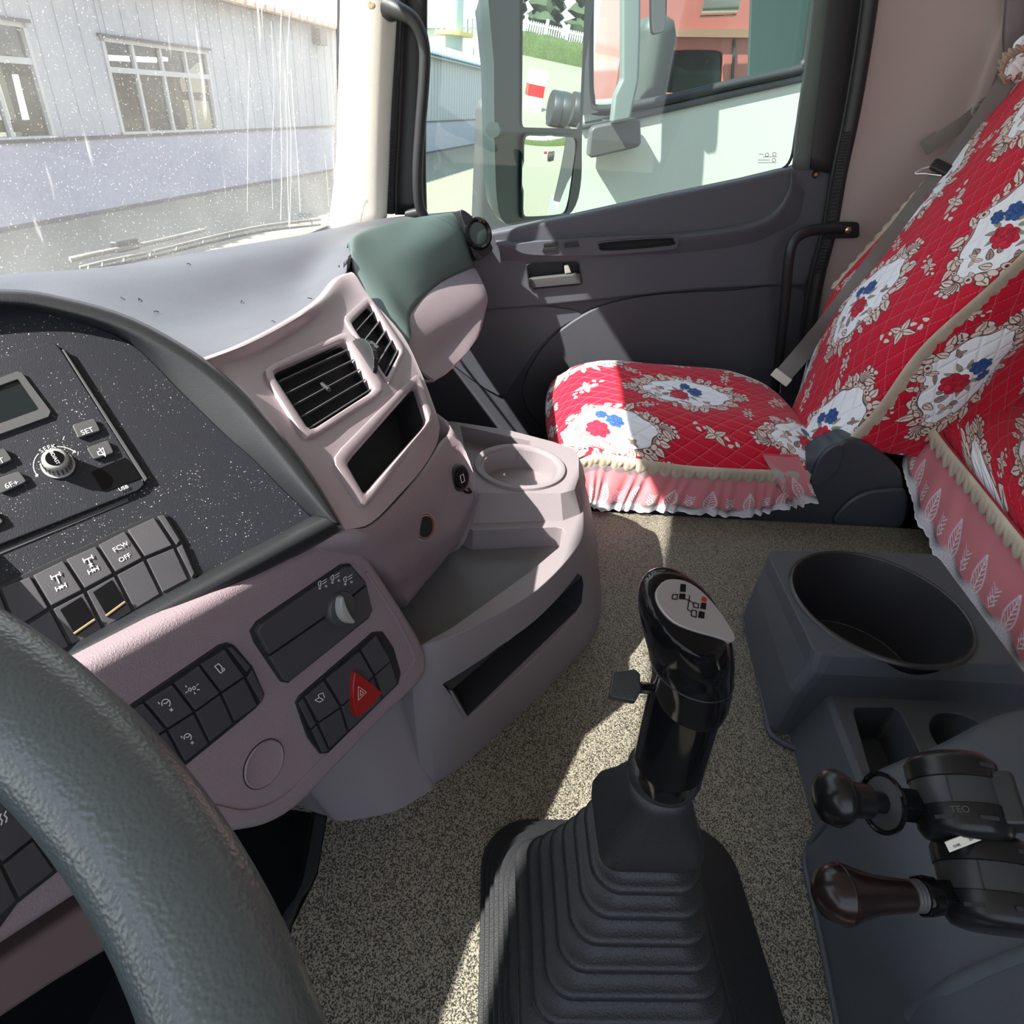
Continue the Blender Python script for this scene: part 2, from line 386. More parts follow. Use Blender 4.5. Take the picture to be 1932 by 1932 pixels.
def hs_(px):
    out = []
    for u, v in px:
        try: out.append(hit(VG, u, v)[0])
        except TypeError: out.append(None)
    ok = [i for i, a in enumerate(out) if a is not None]
    for i, a in enumerate(out):
        if a is None:
            j = min(ok, key=lambda k: min(abs(k-i), len(out)-abs(k-i))); out[i] = P(px[i][0], px[i][1], pl=(out[j], NU))
    return out
def rim_px(q, r=.09): return dens(rrect(q, r, 2), 3)
for q, pl in ((q1, PL1), (q2, PL2), (q3, PL3)):
    A = hs_(rim_px(q)); N = len(A); V = [a-pl[1]*.03 for a in A]+[a+pl[1]*.008 for a in A]
    cts.append(mk('c', V, [list(range(N))[::-1], list(range(N, 2*N))]+[[i, (i+1) % N, N+(i+1) % N, N+i] for i in range(N)], 'black', smooth=False))
me_ = vp; cut(me_, cts); me_.modifiers.clear()
for p in me_.data.polygons: p.use_smooth = True
me_.data.set_sharp_from_angle(angle=math.radians(35))
def grow(q, k):
    c = sum(np.array(x, float) for x in q)/len(q); out = []
    for x in q:
        d = np.array(x)-c; out.append(tuple(c+d*(1+k/np.linalg.norm(d))))
    return out
def surf_ring(name, qo, qi, pl, h, par, ro=.12):
    A = hs_(rim_px(qo, ro)); B = hs_(rim_px(qi)); N = len(A); n = pl[1]
    G = [[a-n*.002, a+(b-a)*.10+n*h*.8, a+(b-a)*.3+n*h, a+(b-a)*.72+n*h, a+(b-a)*.93+n*h*.5, b-n*.006] for a, b in zip(A, B)]
    V = np.array(G).reshape(-1, 3)
    return mk(name, V, gridfaces(N, 6, cu=True), 'silver', par, solid=.001, offset=1)
surf_ring('vent_surround', grow(q1, 24), q1, PL1, .0045, D)
surf_ring('vent_surround', [(644, 602), (694, 556), (764, 662), (734, 732)], q2, PL2, .003, D)
surf_ring('pocket_surround', [(620, 868), (788, 700), (818, 790), (684, 968)], q3, PL3, .004, D)
def swell(name, q, pl, depth, mt, par):
    A = hs_(rim_px(grow(q, 2))); n = pl[1]; N = len(A); V = [a-n*.002 for a in A]+[a-n*depth for a in A]
    return mk(name, V, [[i, N+i, N+(i+1) % N, (i+1) % N] for i in range(N)]+[list(range(N, 2*N))], mt, par, smooth=False, solid=.001, offset=1)
swell('pocket', q3, PL3, .05, 'cavity', D)
def vent(q, pl, nsl, label, tabpos):
    o = thing('air_vent', label, 'air vent', tuple(pl[0]-pl[1]*.02), 'air vents in the silver panel')
    swell('housing', q, pl, .016, 'cavity', o)
    for i in range(nsl):
        t = (i+.6)/nsl
        a = quadpt(q, .02, t); b = quadpt(q, .98, t); mm = (a+b)/2+np.array([3, 3])
        L = [x-pl[1]*.006 for x in hs_([tuple(a), tuple((a+b)/2), tuple(b)])]; dn = nrm(np.cross(pl[1], nrm(L[2]-L[0]))); W = dn*.0015-pl[1]*.0065
        ribbon('slat', L, W, 'dkgrey', o, k=4, th=.0014)
    a = quadpt(q, tabpos, .45); b = quadpt(q, tabpos, .62)
    ha = hs_([tuple(a), tuple(b)]); tube('tab', [ha[0]-pl[1]*.003, ha[1]+pl[1]*.002], .0028, 'black', o, n=8)
    return o
vent(q1, PL1, 5, 'larger left air vent with five slats in the silver panel', .5)
vent(q2, PL2, 5, 'narrow right air vent beside the thumb wheel in the silver panel', .35)
# thumb wheel between the vents
tw = thing('vent_thumb_wheel', 'black ribbed thumb wheel between the two dash vents', 'dial', tuple(hit(VG, 685, 678)[0]))
tc0 = hit(VG, 685, 678); ta = hit(VG, 664, 646)[0]; tb = hit(VG, 706, 710)[0]; td = nrm(tb-ta); tn = tc0[1]; tax = nrm(np.cross(td, tn)); tr = np.linalg.norm(tb-ta)/2
lathe('wheel', tc0[0]-tn*tr*.30, tax, [(-.0035, tr*.93), (-.003, tr), (.003, tr), (.0035, tr*.93)], 'black', tw, n=40)
for k in range(7):
    t = math.radians(-54+18*k); c = tc0[0]-tn*tr*.30+(math.sin(t)*td+math.cos(t)*tn)*tr
    boxm('rib', c, (tax*.0032, td*math.cos(t)*.0006-tn*math.sin(t)*.0006, nrm(math.sin(t)*td+math.cos(t)*tn)*.0006), 'dkgrey', tw)
# padded centre stack below the silver panel
CS = [[(652, 1003, .402), (704, 990, .391), (762, 932, .378), (800, 884, .372), (828, 838, .366), (845, 795, .362)],
      [(664, 1028, .385), (722, 1012, .370), (792, 950, .352), (836, 893, .347), (864, 851, .345), (870, 846, .343)],
      [(680, 1052, .35), (742, 1040, .335), (817, 978, .312), (868, 930, .305), (892, 924, .300), (893, 920, .298)],
      [(700, 1082, .31), (756, 1072, .30), (826, 1022, .277), (868, 985, .268), (889, 956, .264), (890, 950, .262)],
      [(728, 1112, .26), (766, 1106, .25), (816, 1062, .237), (850, 1032, .228), (876, 996, .222), (878, 990, .22)],
      [(750, 1142, .215), (767, 1143, .207), (790, 1112, .198), (808, 1090, .192), (850, 1038, .183), (856, 1030, .18)]]
CG = [row(r) for r in CS]
for r in CG: r.append(r[-1]+np.array([.10, .10, 0])); r.insert(0, r[0]+np.array([-.02, .07, 0]))
lastr = [p+np.array([.03, .06, -.06]) for p in CG[-1]]
patch('centre_stack', CG+[lastr], 'leather', D, ku=4, kv=4, solid=.006, offset=-1)
# passenger pad
PA = [row([(661, 452, .5), (700, 430, .5), (780, 411, .497), (868, 400, .494)]), row([(671, 510, .478), (720, 480, .477), (800, 455, .470), (882, 432, .458)]),
      row([(714, 582, .452), (750, 537, .446), (820, 500, .430), (891, 468, .415)]), row([(766, 650, .423), (777, 588, .420), (830, 534, .398), (897, 502, .373)])]
PA2 = [[p+np.array([0, .010, -.030]) for p in PA[0]]]+PA
PA2 = [[r[0]+(np.array([.03, .11, -.06]) if i > 2 else np.array([.012, .006, -.030]))]+list(r) for i, r in enumerate(PA2)]
patch('passenger_pad', PA2, 'pad', D, ku=5, kv=5, solid=.006, offset=-1)
PB = [row([(768, 640, .421), (779, 592, .417), (832, 539, .396), (897, 507, .371)]), row([(776, 668, .405), (806, 628, .395), (866, 580, .37), (918, 552, .343)]),
      row([(796, 700, .385), (832, 662, .362), (880, 625, .34), (917, 583, .325)]), row([(816, 722, .37), (846, 702, .345), (872, 676, .333), (892, 650, .322)])]
patch('passenger_lower_panel', [[p+np.array([0, .012, 0]) for p in PB[0]]]+PB+[[p+np.array([.0, .08, -.01]) for p in PB[-1]]], 'leather', D, ku=4, kv=4, solid=.006, offset=-1)
# filler behind, under the pad down to the tray
G = [[(.86, .09, .36), (1.0, .12, .34), (1.25, .15, .33), (1.6, .16, .30)], [(.85, .16, .22), (1.0, .2, .22), (1.25, .24, .2), (1.7, .25, .18)], [(.85, .2, .0), (1.0, .24, .0), (1.25, .26, -.05), (1.7, .3, -.1)]]
patch('lower_dash', G, 'door2', D, ku=3, kv=3, solid=.006)
# grained lower switch panel
LO = cat1([(-260, 1500), (160, 1262), (400, 1132), (625, 1008), (660, 1002), (700, 1050), (757, 1140), (800, 1212), (810, 1250), (796, 1290), (720, 1362), (640, 1448), (565, 1528), (505, 1562), (430, 1575), (330, 1600), (180, 1672), (0, 1795), (-260, 1960)][0:1]+[(160, 1262)], 1)
LOp = [(-260, 1492), (160, 1258), (400, 1130), (632, 1003), (652, 1002), (664, 1008)]+[tuple(p) for p in cat1([(700, 1050), (757, 1138), (800, 1212), (809, 1250), (796, 1290), (720, 1365), (640, 1450), (570, 1522), (510, 1560), (440, 1575)], 4)]+[(330, 1600), (180, 1676), (0, 1795), (-260, 1960)]
pp('switch_panel', LOp, LPL, -.035, 0, 'leather', D, bevel=.011, seg=4)
ring_o = cat1([(640, 1045), (690, 1058), (748, 1148), (786, 1216), (792, 1250), (780, 1278), (640, 1412), (548, 1502)], 4)
tube('panel_crease', [P(u, v, pl=LPL, h=.0005) for u, v in [(690, 1080), (742, 1160), (775, 1225), (776, 1256), (700, 1335), (620, 1420), (540, 1500), (470, 1530), (400, 1520)]], .0016, 'leather', D, n=6)
LP2 = (LPL[0]-NL*.02, NL)
pp('knee_panel', [(-260, 1990), (0, 1815), (180, 1695), (300, 1640), (420, 1590), (440, 1600), (330, 1720), (100, 1860), (-260, 2100)], LP2, -.03, 0, 'knee', D, bevel=.006)

# ================================================================ RADIO (front on the black fascia)
R = thing('car_radio', 'black car radio with small screen and round seek knob in the fascia', 'radio', tuple(P(60, 850, pl=UPL)))
rad = [(-220, 752), (92, 650), (106, 652), (116, 662), (272, 908), (273, 918), (262, 928), (-220, 1118)]
pp('faceplate', rad, UPL, -.001, .004, 'fascia', R, bevel=.0012)
pp('chrome_edge', [(118, 664), (123, 664), (279, 906), (274, 912)], UPL, 0, .0046, 'dkgrey', R, bevel=.0004)
ringpx('screen_frame', [(-220, 805), (34, 708), (44, 710), (98, 782), (94, 792), (-220, 905)], [(-220, 815), (36, 722), (38, 723), (76, 777), (73, 780), (-220, 886)], UPL, .004, .0065, 'dkgrey', R, bevel=.0006, smooth=True)
pp('screen', [(-220, 815), (36, 722), (76, 777), (-220, 886)], UPL, .004, .0044, 'screen', R)
def button(q, s=None, up_=.0035, sz=.0058, lines=None):
    b = pp('button', rrect(q, .14), UPL, .004, .004+up_, 'dkgrey', R, bevel=.0008)
    c = quadpt(q, .5, .5)
    if s: text('lettering', s, P(*c, pl=UPL, h=.004+up_), RU, CU, sz, 'white', b)
    if lines: strokes('icon', lines, UPL, .0006, 'white', b, h=.004+up_)
    return b
button([(138, 808), (180, 795), (192, 819), (150, 833)], 'SET')
button([(165, 851), (206, 836), (217, 860), (179, 873)], lines=[[(184, 853), (189, 851), (194, 845), (199, 859), (192, 858), (187, 859), (184, 853)], [(187, 846), (199, 861)]])
button([(-12, 912), (40, 894), (55, 914), (6, 937)], '6F+')
button([(-30, 868), (12, 851), (27, 873), (-14, 892)], 'PT')
button([(-40, 975), (-5, 968), (11, 990), (-30, 1006)])
button([(-70, 1010), (-45, 1000), (-30, 1022), (-55, 1033)])
kc = P(110, 878, pl=UPL, h=.004)
kn = lathe('knob', kc, NU, [(0, .0105), (.001, .0112), (.002, .0112), (.0022, .0097), (.014, .0088), (.0158, .0078), (.0163, .006)], 'knobgrey', R, n=36)
lathe('knob_cap', kc, NU, [(.0158, .0062), (.0168, .0058), (.0170, .001)], 'gloss', kn, n=24)
for k in range(20):
    t = 2*math.pi*k/20; d_ = RU*math.cos(t)+CU*math.sin(t)
    boxm('rib', kc+NU*.008+d_*.0093, (np.cross(NU, d_)*.0005, NU*.005, d_*.0004), 'dkgrey', kn)
text('lettering', 'BD/AST', kc+NU*.0171, -CU, RU, .0034, 'white', kn)
def arc3(c, r, a0, a1, n=12): return [c+r*(RU*math.cos(t)+CU*math.sin(t)) for t in np.radians(np.linspace(a0, a1, n))]
def arcpart(a0, a1, r, head):
    A = arc3(kc, r, a0, a1); o = tube('arc', A, .00035, 'white', R, k=1, n=6)
    e = A[-1]; tg = nrm(A[-1]-A[-2]); sd_ = np.cross(NU, tg)
    mk('arrow_head', [e+tg*.002, e-sd_*.0012, e+sd_*.0012, e+tg*.002+NU*.0003, e-sd_*.0012+NU*.0003, e+sd_*.0012+NU*.0003], [[0, 1, 2], [3, 4, 5], [0, 1, 4, 3], [1, 2, 5, 4], [2, 0, 3, 5]], 'white', o, smooth=False)
arcpart(68, 25, .0155, 1); arcpart(118, 185, .0155, 1)
for i, ch in enumerate('SEEK'):
    t = math.radians(108-i*10.5); d_ = RU*math.cos(t)+CU*math.sin(t); text('lettering', ch, kc+d_*.0158+NU*.0002, np.cross(d_, NU), d_, .0046, 'white', R)
pp('usb_cover', rrect([(172, 894), (238, 866), (268, 905), (196, 932)], .1), UPL, .004, .0048, 'gloss', R, bevel=.0003)
text('lettering', 'USB', P(233, 921, pl=UPL, h=.0052), RU, CU, .0042, 'white', R)

# ================================================================ ROCKER SWITCH BANKS
def bank(name, label, pl, tops, mids, bots, outline, icons={}, slots=(), base_h=.002, endcap=None):
    """tops/mids/bots: pixel points of the separators along the top, middle ridge and bottom"""
    o = thing(name, label, 'switches', tuple(P(*mids[len(mids)//2], pl=pl)), None)
    pp('bezel', outline, pl, -.004, base_h, 'black', o, bevel=.001)
    for i in range(len(tops)-1):
        for r_, (A, B) in enumerate(((tops, mids), (mids, bots))):
            q = [A[i], A[i+1], B[i+1], B[i]]
            qa = [tuple(quadpt(q, *st)) for st in ((.05, .03), (.96, .03), (.96, .95), (.05, .95))]
            n = pl[1]; pts = [P(*x, pl=pl) for x in qa]
            hh = (.0045, .0045, .0065, .0065) if r_ == 0 else (.0052, .0052, .0035, .0035)
            V = [p+n*base_h*.5 for p in pts]+[p+n*h_ for p, h_ in zip(pts, hh)]
            sw = mk('rocker_switch', V, [[3, 2, 1, 0], [4, 5, 6, 7], [0, 1, 5, 4], [1, 2, 6, 5], [2, 3, 7, 6], [3, 0, 4, 7]], 'switch', o, bevel=.0008, seg=2)
            c = quadpt(q, .5, .5)
            if (i, r_) in icons:
                ic = icons[(i, r_)]; hI = (.0058 if r_ == 0 else .0046)
                if isinstance(ic, str):
                    for k, s in enumerate(ic.split('\n')): text('lettering', s, P(c[0]+k*8, c[1]-12+k*21, pl=pl, h=hI+.0006), nrm(P(*tops[i+1], pl=pl)-P(*tops[i], pl=pl)), nrm(P(*tops[i], pl=pl)-P(*mids[i], pl=pl)), .0052, 'white', sw)
                else: strokes('icon', ic, pl, .0007, 'white', sw, h=hI+.0004)
            if (i, r_) in slots:
                w2 = pp('window', [tuple(quadpt(q, *st)) for st in ((.2, .12), (.85, .08), (.88, .75), (.25, .8))], pl, .0035, .0056, 'gloss', sw, bevel=.0004)
                a, b = quadpt(q, .22, .72), quadpt(q, .9, .66); tube('indicator_bar', [P(*a, pl=pl, h=.0066), P(*b, pl=pl, h=.0066)], .0011, 'brass', sw, n=8)
    return o
def axle(cx, cy, s=1., two=False):
    f = lambda x, y: (cx+s*(x*.9+y*.42), cy+s*(-x*.42+y*.9))
    L = [[f(-9, -12), f(9, -12)], [f(-9, -16), f(-9, -8)], [f(9, -16), f(9, -8)], [f(0, -12), f(0, 4)], [f(-10, 12), f(10, 12)], [f(-10, 8), f(-10, 16)], [f(10, 8), f(10, 16)], [f(-3, 9), f(3, 15)], [f(3, 9), f(-3, 15)]]
    if two: L += [[f(-3, -1), f(3, 5)], [f(3, -1), f(-3, 5)]]
    return L
tps = [(-70, 1140), (0, 1110), (60, 1087), (122, 1057), (183, 1030), (237, 1002), (292, 976)]
mds = [(-30, 1238), (33, 1190), (98, 1150), (161, 1117), (218, 1086), (273, 1057), (329, 1034)]
bts = [(10, 1310), (75, 1262), (137, 1224), (198, 1190), (254, 1156), (306, 1124), (358, 1096)]
ub = bank('fascia_switch_bank', 'upper row of dark rocker switches under the radio, with axle and FCW OFF markings', UPL, tps, mds, bts,
     [(-90, 1146), (286, 972), (306, 968), (318, 974), (346, 1022), (372, 1084), (370, 1094), (352, 1103), (0, 1325)],
     icons={(2, 0): axle(110, 1097), (3, 0): axle(171, 1065, 1, True), (4, 0): 'FCW\nOFF'}, slots=((2, 1), (3, 1)))
for q in ([(297, 976), (310, 974), (340, 1022), (333, 1031)], [(333, 1036), (344, 1029), (367, 1083), (362, 1092)]):
    pp('end_cap', q, UPL, .002, .0045, 'switch', ub, bevel=.0006)
def gauge(cx, cy, s=1.):
    return [circ((cx, cy), 8*s, 150, 400, 12), [(cx-12*s, cy+1), (cx-15*s, cy-2)], [(cx, cy), (cx+4*s, cy-4*s)], [(cx-4*s, cy), (cx+1, cy)], [(cx+7*s, cy+12*s), (cx+13*s, cy+12*s)], [(cx+10*s, cy+9*s), (cx+10*s, cy+15*s)]]
lt = [(105, 1425), (160, 1390), (212, 1355), (265, 1322), (320, 1287), (370, 1252), (419, 1221)]
lm = [(140, 1480), (200, 1442), (253, 1408), (307, 1374), (359, 1341), (409, 1306), (454, 1275)]
lb = [(180, 1560), (240, 1512), (292, 1475), (345, 1440), (391, 1402), (438, 1364), (484, 1331)]
lk = bank('lower_switch_bank', 'row of rocker switches beside the steering wheel rim, one with a lamp symbol', LPL, lt, lm, lb,
     [(90, 1434), (412, 1216), (428, 1212), (440, 1217), (474, 1256), (497, 1308), (494, 1320), (478, 1338), (345, 1446), (170, 1580)],
     icons={(3, 0): gauge(313, 1327), (2, 0): gauge(263, 1361, .9), (3, 1): gauge(354, 1391, .85), (4, 0): [circ((358, 1301), 3, n=8), circ((366, 1298), 3, n=8), [(352, 1296), (350, 1294)], [(353, 1305), (350, 1307)], [(371, 1293), (374, 1290)], [(372, 1301), (376, 1301)], [(366, 1306), (368, 1309)]],
            (5, 0): [[(405, 1257), (412, 1252), (418, 1258), (420, 1267), (416, 1270), (405, 1257)], circ((421, 1263), 2.6, n=8)]})
for q in ([(423, 1220), (432, 1219), (466, 1256), (459, 1266)], [(460, 1278), (470, 1262), (492, 1308), (488, 1324)]):
    pp('end_cap', q, LPL, .002, .0045, 'switch', lk, bevel=.0006)
zt = [(-120, 1556), (-55, 1515), (8, 1480), (75, 1440)]; zm = [(-60, 1655), (-5, 1628), (57, 1578), (120, 1530)]; zb = [(-20, 1745), (30, 1696), (102, 1640), (170, 1588)]
bank('far_left_switch_bank', 'rocker switches inside the wheel rim with a heat symbol', LPL, zt, zm, zb, [(-140, 1560), (85, 1432), (180, 1586), (30, 1704), (-10, 1760)],
     icons={(1, 0): [[(2+dx, 1535+dy), (-1+dx, 1543+dy), (4+dx, 1548+dy), (2+dx, 1556+dy)] for dx, dy in ((-9, 5), (0, 0), (9, -5))]})
ht = [(568, 1313), (606, 1281), (675, 1225), (705, 1196)]; hm = [(583, 1373), (627, 1332), (694, 1274), (727, 1245)]; hb = [(617, 1413), (652, 1381), (719, 1319), (747, 1289)]
hm = [(593, 1362), (636, 1333), (700, 1273), (731, 1246)]
hz = bank('hazard_switch_bank', 'switch group with red hazard warning triangle button at the panel corner', LPL, ht, hm, hb,
     [(556, 1325), (562, 1313), (702, 1192), (720, 1191), (741, 1222), (754, 1268), (750, 1290), (618, 1420), (602, 1422), (578, 1390)],
     icons={(0, 0): [[(594, 1321), (602, 1316), (610, 1320), (603, 1325), (594, 1321)], [(602, 1310), (609, 1307), (612, 1316)], [(602, 1316), (600, 1311)]]})
ht_px = cat1([(655, 1268), (664, 1268), (702, 1299), (704, 1308), (668, 1345), (658, 1343), (652, 1310)], 3, closed=True)
hzb = pp('hazard_button', [tuple(x) for x in ht_px], LPL, .003, .0105, 'red', hz, bevel=.0022, seg=3)
strokes('icon', [[(676, 1295), (691, 1306), (676, 1321), (676, 1295)], [(680, 1302), (686, 1307), (680, 1313), (680, 1302)]], LPL, .0005, 'label', hzb, h=.0106)
for q in ([(558, 1326), (566, 1316), (590, 1364), (581, 1372)], [(583, 1376), (592, 1367), (614, 1414), (603, 1418)]):
    pp('end_cap', q, LPL, .002, .0045, 'switch', hz, bevel=.0006)
# rotary light switch
RS = thing('rotary_light_switch', 'dark module with grey round rotary light switch and lamp symbols', 'light switch', tuple(P(600, 1180, pl=LPL)))
pp('module_gap', [(470, 1190), (482, 1172), (642, 1064), (658, 1063), (688, 1098), (701, 1150), (694, 1166), (542, 1288), (528, 1286), (478, 1212)], LPL, -.001, .0012, 'cavity', RS)
pp('upper_face', [(477, 1190), (484, 1177), (642, 1068), (655, 1067), (682, 1100), (665, 1114), (605, 1160), (500, 1232)], LPL, 0, .0065, 'switch', RS, bevel=.0012)
pp('lower_face', [(502, 1238), (607, 1166), (668, 1119), (685, 1106), (697, 1148), (690, 1163), (541, 1284), (530, 1282)], LPL, 0, .0045, 'switch', RS, bevel=.0012)
rc = P(633, 1146, pl=LPL)
kb = lathe('rotary_knob', rc, NL, [(.003, .0172), (.006, .0172), (.009, .0165), (.0105, .0152), (.011, .002)], 'dkgrey', RS, n=40)
ru2 = nrm(P(652, 1182, pl=LPL)-P(618, 1112, pl=LPL)); rs2 = np.cross(NL, ru2)
Gk = []
for i in range(9):
    t = -1+2*i/8; L = .0165*t; wv = .0062*math.sqrt(max(.04, 1-t*t*.85)); bow = .004*(1-t*t)
    Gk.append([rc+NL*.0105+ru2*L+rs2*(-wv-bow), rc+NL*.0175*1+ru2*L+rs2*(-wv*.5-bow), rc+NL*.0175+ru2*L+rs2*(wv*.5-bow), rc+NL*.0105+ru2*L+rs2*(wv-bow)])
loft('grip_bar', Gk, 'knobgrey', kb, bevel=.001)
def lamp(cx, cy): return [circ((cx, cy), 5, 90, 270, 7), [(cx, cy-5), (cx, cy+5)], [(cx+3, cy-4), (cx+11, cy-9)], [(cx+3, cy+1), (cx+11, cy-4)], circ((cx-2, cy+9), 1.8, n=6), circ((cx+10, cy+5), 1.8, n=6)]
for c in ((605, 1101), (629, 1090), (653, 1093)): strokes('icon', lamp(*c), LPL, .0006, 'white', RS, h=.0068)
# round blank in the panel
bl = P(498, 1441, pl=LPL); BK = thing('round_blanking_plug', 'round grained blanking plug in the lower dash panel', 'plug', tuple(bl))
lathe('plug', bl, NL, [(-.002, .0205), (.0012, .0205), (.002, .0195), (.0008, .0165), (.0008, .001)], 'leather', BK, n=48)
lathe('seam', bl, NL, [(-.001, .0214), (.0006, .0214), (.0006, .0206), (-.001, .0206)], 'cavity', BK, n=48, caps=False)
# lighter socket + usb socket on centre stack
lc, ln = hit(CG, 798, 993); ln = nrm(ln*.55+nrm(CAM-lc)*.45); lc = lc+ln*.003
LS = thing('lighter_socket', 'open round lighter socket with copper ring in the centre stack', 'socket', tuple(lc))
ltan = nrm(np.cross(ln, (0, 0, 1)))
lathe('bezel', lc, ln, [(-.004, .0175), (.0015, .0172), (.0025, .0155), (.001, .0145), (-.004, .0145)], 'leather', LS, n=32)
lathe('ring', lc, ln, [(-.004, .0145), (.002, .0143), (.003, .0128), (.001, .0118), (-.02, .0118)], 'copper', LS, n=32, caps=False)
lathe('socket_hole', lc, ln, [(.0008, .0118), (.0012, .001)], 'screen', LS, n=28)
uc, un = hit(CG, 866, 902)
US = thing('usb_socket', 'black round socket with open hinged cap on the side of the centre stack', 'socket', tuple(uc))
lathe('bezel', uc, un, [(-.004, .0185), (.003, .018), (.004, .016), (.003, .0135)], 'black', US, n=32)
lathe('face', uc, un, [(.003, .0135), (.0055, .0125), (.006, .002)], 'gloss', US, n=24)
tube('hinge_loop', [uc+un*.004+np.array([.0, 0, -.016]), uc+un*.008+np.array([.004, -.004, -.024]), uc+un*.011+np.array([.009, -.008, -.026]), uc+un*.008+np.array([.009, -.006, -.02])], .0016, 'gloss', US, n=8)
ut = nrm(np.cross((0, 0, 1), un)); uu = np.cross(un, ut)
for a_, b_2 in (((-.004, .005), (-.004, -.005)), ((-.004, -.005), (.003, -.005)), ((.003, -.005), (.003, .005)), ((.003, .005), (-.004, .005))):
    tube('symbol', [uc+un*.0063+ut*a_[0]+uu*a_[1], uc+un*.0063+ut*b_2[0]+uu*b_2[1]], .0004, 'white', US, k=1, n=5)
# corner vent at the dash end
vc = P(902, 441, X=1.735); vn = nrm((-.75, -.55, .35))
CV = thing('corner_vent', 'round black demister vent at the door end of the dashboard', 'air vent', tuple(vc))
pl_ = (vc-vn*.0, vn)
pp('housing', [tuple(x) for x in cat1([(868, 398), (884, 401), (908, 427), (926, 458), (930, 472), (908, 489), (895, 484), (884, 448)], 3, closed=True)], pl_, -.035, 0, 'black', CV, bevel=.004)
lathe('ring', vc, vn, [(0, .040), (.006, .039), (.008, .034), (.004, .029), (.002, .028)], 'gloss', CV, n=40)
lathe('face', vc, vn, [(.002, .028), (.004, .024), (.0045, .002)], 'pad', CV, n=32)

for k, (u, v) in enumerate(((232, 565), (262, 568), (300, 590), (455, 572), (590, 565), (520, 610), (640, 505), (360, 500), (612, 432))):
    try: p_, n_ = hit([back, *mid, front], u, v, 2)
    except TypeError: continue
    a_ = random.uniform(0, 3); t_ = np.array([math.cos(a_), math.sin(a_), 0]); c_ = tube('crumb', [p_+n_*.001, p_+n_*.0025+t_*.004, p_+n_*.001+t_*.007+np.array([.002, 0, 0])], .0007, 'cavity', None, n=5)
    tag(c_, 'tiny dark crumb lying on the dash top', 'crumb', 'crumbs on the dash top')

lt_ = [[(-.72, 1.08, .45), (-.2, 1.02, .45), (.25, .96, .45), (.7, .88, .45), (1.0, .72, .44)], [(-.72, .60, .50), (-.2, .60, .50), (.2, .58, .49), (.5, .52, .46), (.70, .50, .44)], [(-.72, .47, .48), (-.2, .47, .48), (.04, .44, .48), (.25, .365, .48), (.44, .37, .45)], [(-.72, .50, .35), (-.2, .50, .35), (.03, .45, .34), (.22, .385, .30), (.40, .38, .28)]]
patch('dash_top_left', lt_, 'dash', D, ku=3, kv=3, solid=.006)  # unseen left dash, added and edged to keep sun off the floor
# ================================================================ special materials
def floor_mat():
    m = bpy.data.materials.new('speckled_floor_vinyl'); m.use_nodes = True; n = m.node_tree.nodes; l = m.node_tree.links; b = n['Principled BSDF']
    co = n.new('ShaderNodeTexCoord'); ns = n.new('ShaderNodeTexNoise'); ns.inputs['Scale'].default_value = 620; ns.inputs['Detail'].default_value = 1.5; ns.inputs['Distortion'].default_value = .6
    l.new(co.outputs['Object'], ns.inputs[0]); r = n.new('ShaderNodeValToRGB'); r.color_ramp.interpolation = 'EASE'
    e = r.color_ramp.elements; e[0].position = .44; e[0].color = (.022, .021, .019, 1); e[1].position = .55; e[1].color = (.275, .25, .195, 1)
    l.new(ns.outputs[0], r.inputs[0]); l.new(r.outputs[0], b.inputs['Base Color']); b.inputs['Roughness'].default_value = .5
    bp = n.new('ShaderNodeBump'); bp.inputs['Strength'].default_value = .6; bp.inputs['Distance'].default_value = .0008; l.new(ns.outputs[0], bp.inputs['Height']); l.new(bp.outputs[0], b.inputs['Normal'])
    return m
M['floor'] = floor_mat()
